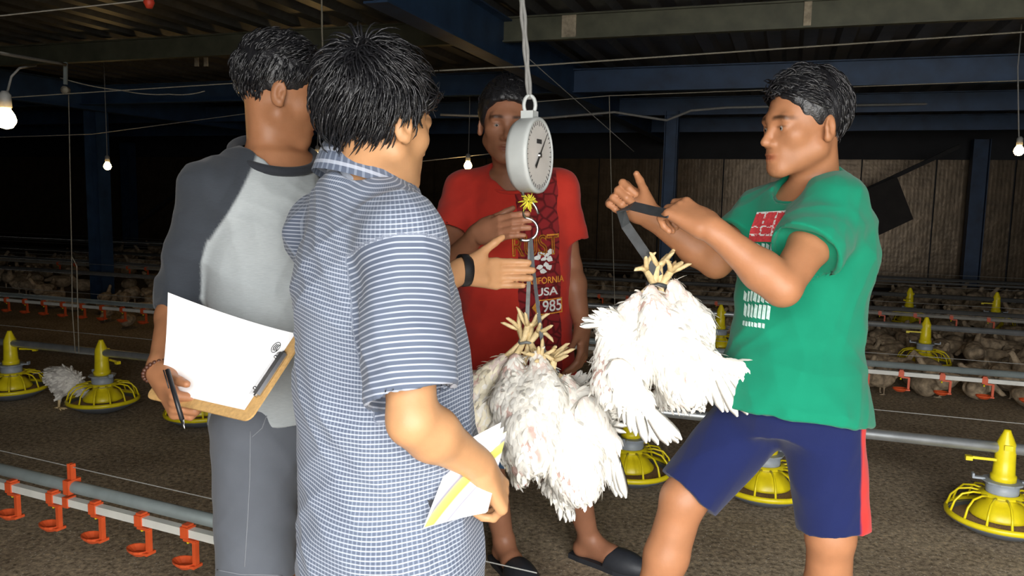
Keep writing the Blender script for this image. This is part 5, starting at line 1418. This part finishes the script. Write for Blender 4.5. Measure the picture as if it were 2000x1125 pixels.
# the white chicken eating at the left feeder
def feeder_bird():
    c = W(u_at(128, VBL - .02, .15), VBL - .02, 0); root = empty('chicken', tuple(c)); tag(root, 'white chicken with its head in the dim left feeder', 'chicken')
    u_ = UU
    L = lambda x, y, z: c + UU * y + VV * x + ZZ * z
    R = np.array([VV, UU, ZZ]); R2 = R
    t = .35; ax = UU * math.cos(t) - ZZ * math.sin(t); upv = UU * math.sin(t) + ZZ * math.cos(t); Rb = np.array([VV, ax, upv])
    pr = [el(L(0, 0, .165), (.07, .115, .075), Rb, .02), el(L(0, -.10, .20), (.035, .055, .03), Rb, .03), rc(L(0, .08, .14), L(0, .15, .10), .038, .024, .03), el(L(0, .165, .095), (.022, .026, .022), None, .01)]
    for q in (-1, 1): pr += [el(L(q * .06, -.01, .17), (.02, .09, .05), Rb, .012), rc(L(q * .035, -.01, .12), L(q * .035, -.01, .07), .035, .014, .02)]
    v, q = sdf_mesh(pr, c + V3(-.3, -.3, -.02), c + V3(.3, .3, .35), .006)
    newobj('body', np_mesh('body', v, q, org(root), np.tile(V3(.72, .70, .66), (len(v), 1))), M['bird_skin'], root)
    o = cards(v, q, lambda p: -UU * .8 - ZZ * .35, np.random.RandomState(4), 700, .03, .011, .2, .1).build('plumage', M['feather'], root, True); o['kind'] = 'stuff'
    for s_ in (-1, 1):
        lg = MB().tube([L(s_ * .035, -.01, .075), L(s_ * .035, -.02, .012)], [.010, .007], 8).build('leg', M['leg_yellow'], root, True)
        for a in (-.5, 0, .5, 3.1): MB().tube([L(s_ * .035, -.02, .010), L(s_ * .035 + .045 * math.sin(a), -.02 + .045 * math.cos(a), .005)], [.006, .003], 6).build('toe', M['leg_yellow'], lg, True)
    for k in range(6): put_feather(root, L((k - 2.5) * .008, -.13, .21), -UU + ZZ * -.25 + VV * (k - 2.5) * .10, ZZ, .085, 1.2)
feeder_bird()

# ------------------------------------------------------------------ clipboard, pen and papers
def clipboard():
    BL, BR, TR = P(283, 776, 1.68), P(486, 823, 1.51), P(596, 655, 1.62)
    ex = unit(BR - BL); Lx = np.linalg.norm(BR - BL); ey = TR - BR; ey = ey - ex * (ey @ ex); Ly = np.linalg.norm(ey); ey = unit(ey); ez = np.cross(ex, ey); ez = ez if ez[1] < 0 else -ez
    sk = (TR - BR) @ ex
    root = empty('clipboard', tuple(BL)); tag(root, 'tan hardboard clipboard held by the grey-shirted man', 'clipboard')
    def at(x, y, z): return BL + ex * (x + sk * y / Ly) + ey * y + ez * z
    b = MB(); pts = []; r_ = .018
    for (cx, cy, a0) in ((r_, r_, math.pi), (Lx - r_, r_, 1.5 * math.pi), (Lx - r_, Ly - r_, 0), (r_, Ly - r_, .5 * math.pi)):
        for k in range(6):
            a = a0 + k * math.pi / 10; pts.append((cx + r_ * math.cos(a), cy + r_ * math.sin(a)))
    n_ = len(pts); b.add([at(x, y, 0) for x, y in pts] + [at(x, y, -.004) for x, y in pts], [tuple(range(n_)), tuple(range(2 * n_ - 1, n_ - 1, -1))] + [(i, i + n_, (i + 1) % n_ + n_, (i + 1) % n_) for i in range(n_)])
    b.build('board', M['board'], root)
    # metal clip on the right-hand short side
    c0, c1 = .26 * Ly, .74 * Ly; xr = Lx - .022
    b = MB(); nn = 8; prof = [(-.020, .0035), (-.012, .0075), (.0, .013), (.010, .012), (.014, .006), (.012, .002)]
    b.add([at(xr + a, y, z) for y in (c0, c1) for a, z in prof], [(i, i + 1, i + 1 + len(prof), i + len(prof)) for i in range(len(prof) - 1)] + [tuple(range(len(prof))), tuple(range(2 * len(prof) - 1, len(prof) - 1, -1))])
    cl = b.build('clip', M['steel'], root)
    MB().tube([at(xr + .006, c0 - .004, .008), at(xr + .006, c1 + .004, .008)], .0045, 8).build('hinge_pin', M['steel'], cl, True)
    for y in (c0 + .012, c1 - .012): MB().ball(at(xr - .006, y, .0105), .004, 8, 6).build('rivet', M['steel'], cl, True)
    # sheets, the top one curling up at its loose end
    for k, (lift, nm) in enumerate(((.012, 'paper_sheet'), (.030, 'paper_sheet'))):
        nx, ny = 18, 10; vs = []; x0, x1, y0, y1 = .034 + .006 * k, Lx - .028 + .002 * k, .020, Ly - .004 + .004 * k
        for j in range(ny + 1):
            for i in range(nx + 1):
                t = i / nx; s_ = j / ny; x = x0 + (x1 - x0) * t; cu = (1 - t) ** 2
                vs.append(at(x, y0 + (y1 - y0) * s_, .0015 + .0012 * k + lift * cu * (.25 + s_ * 1.3)))
        if k == 1:
            cor = vs[ny * (nx + 1)]; dq = P(328, 571, 1.565) - cor
            vs = [p_ + dq * ((1 - (i_ % (nx + 1)) / nx) ** 1.15) * ((i_ // (nx + 1)) / ny) ** 1.2 for i_, p_ in enumerate(vs)]
        fs = [(j * (nx + 1) + i, j * (nx + 1) + i + 1, (j + 1) * (nx + 1) + i + 1, (j + 1) * (nx + 1) + i) for j in range(ny) for i in range(nx)]
        m_ = len(vs); vs2 = [v - ez * .0004 for v in vs]
        b = MB(); b.add(vs, fs); b.add(vs2, [tuple(reversed(f)) for f in fs])
        sh = tag(b.top(nm, M['paper'], vs[0], True), ('lower white sheet under the clip of the clipboard', 'top white sheet with a small round mark curling on the clipboard')[k], 'paper', 'sheets on the clipboard')
    def cpt(x, y):
        gx = min(max((x - x0) / (x1 - x0), 0), .999) * nx; gy = min(max((y - y0) / (y1 - y0), 0), .999) * ny; i_, j_ = int(gx), int(gy); a_, b_ = gx - i_, gy - j_
        g_ = lambda i, j: vs[j * (nx + 1) + i]
        return (g_(i_, j_) * (1 - a_) + g_(i_ + 1, j_) * a_) * (1 - b_) + (g_(i_, j_ + 1) * (1 - a_) + g_(i_ + 1, j_ + 1) * a_) * b_ + ez * .0009
    lg = empty('stamp', tuple(cpt(0, 0) - np.array(sh.location))); lg.parent = sh
    cx, cy = Lx - .048, .80 * Ly
    ring = [cpt(cx + .0085 * math.cos(a), cy + .0125 * math.sin(a)) for a in np.linspace(0, 2 * math.pi, 21)[:-1]]
    MB().tube(ring, .0008, 4, closed=True).build('stamp_ring', M['ink'], lg)
    for q in (-.004, 0, .004): MB().tube([cpt(cx + q + .002, cy - .008), cpt(cx + q - .001, cy), cpt(cx + q + .002, cy + .008)], .0011, 4).build('stamp_stroke', M['ink'], lg)
clipboard()
pa, pb = P(327, 722, 1.575), P(361, 838, 1.535)
pd = unit(pb - pa); pen = empty('pen', tuple(pb)); tag(pen, 'slim black pen held against the clipboard hand', 'pen')
MB().tube([pa, pa + (pb - pa) * .5, pb - pd * .02], .0048, 10).build('barrel', M['black_plastic'], pen, True)
MB().tube([pb - pd * .02, pb - pd * .005, pb], [.0042, .0018, .0006], 8).build('tip', M['steel'], pen, True)
MB().tube([pa + V3(-.006, -.004, 0), pa + pd * .04 + V3(-.006, -.004, 0)], .0014, 6).build('pocket_clip', M['black_plastic'], pen, True)
def papers():
    A, Bq, Cq, Dq = P(829, 1030, 1.31), P(950, 1001, 1.37), P(990, 842, 1.47), P(900, 890, 1.41)
    cols = ['paper', 'paper', 'striped', 'paper']
    m_ = N('striped_form'); o_ = m_.attr('cloth').outputs['Vector']; sp_ = m_.n('ShaderNodeSeparateXYZ'); m_.l(o_, sp_.inputs[0])
    m_.color(m_.ramp(sp_.outputs[0], [(.0, (.80, .80, .82)), (.46, (.80, .80, .82)), (.5, (.30, .30, .38)), (.54, (.80, .80, .82)), (.62, (.78, .78, .80)), (.66, (.62, .58, .10)), (.76, (.70, .66, .16)), (.80, (.25, .25, .33)), (.86, (.75, .75, .78)), (.93, (.60, .57, .12)), (1, (.2, .2, .28))])).set(rough=.7)
    m_.t.nodes['Color Ramp'].color_ramp.interpolation = 'LINEAR'
    n = unit(np.cross(Bq - A, Dq - A)); n = n if n[1] < 0 else -n
    for k in range(3):
        nx, ny = 10, 6; vs = []; uv = []
        off = n * (-.004 * k); sh = V3(-.004, 0, .010) * k
        for j in range(ny + 1):
            for i in range(nx + 1):
                t, s_ = i / nx, j / ny; p = (A * (1 - t) + Bq * t) * (1 - s_) + (Dq * (1 - t) + Cq * t) * s_
                vs.append(p + off + sh * s_ + n * .012 * math.sin(t * 2.6) * (1 - s_)); uv.append((1 - ((1 - s_ * .9) * (.25 + .75 * t)) if k == 0 else .1, s_, 0))
        fs = [(j * (nx + 1) + i, j * (nx + 1) + i + 1, (j + 1) * (nx + 1) + i + 1, (j + 1) * (nx + 1) + i) for j in range(ny) for i in range(nx)]
        b = MB(); b.add(vs, fs); b.add([v - n * .0006 for v in vs], [tuple(reversed(f)) for f in fs])
        o = b.top('folded_paper', m_.m if k == 0 else M['paper'], vs[0], True)
        a_ = o.data.attributes.new('cloth', 'FLOAT_VECTOR', 'POINT'); a_.data.foreach_set('vector', np.array(uv + uv, np.float32).ravel())
        tag(o, ('front folded form with yellow stripes in the checked-shirt man\'s hand', 'middle folded white sheet behind the striped form', 'hindmost folded white sheet behind the striped form')[k], 'paper', 'papers in the lowered hand')
papers()
# ------------------------------------------------------------------ put the people in
red_man()
green_man()
blue_man()
grey_man()
for o in bpy.data.objects:
    for k in ('_lo', '_hi'):
        if k in o: del o[k]
for me in list(bpy.data.meshes):
    if me.users == 0: bpy.data.meshes.remove(me)
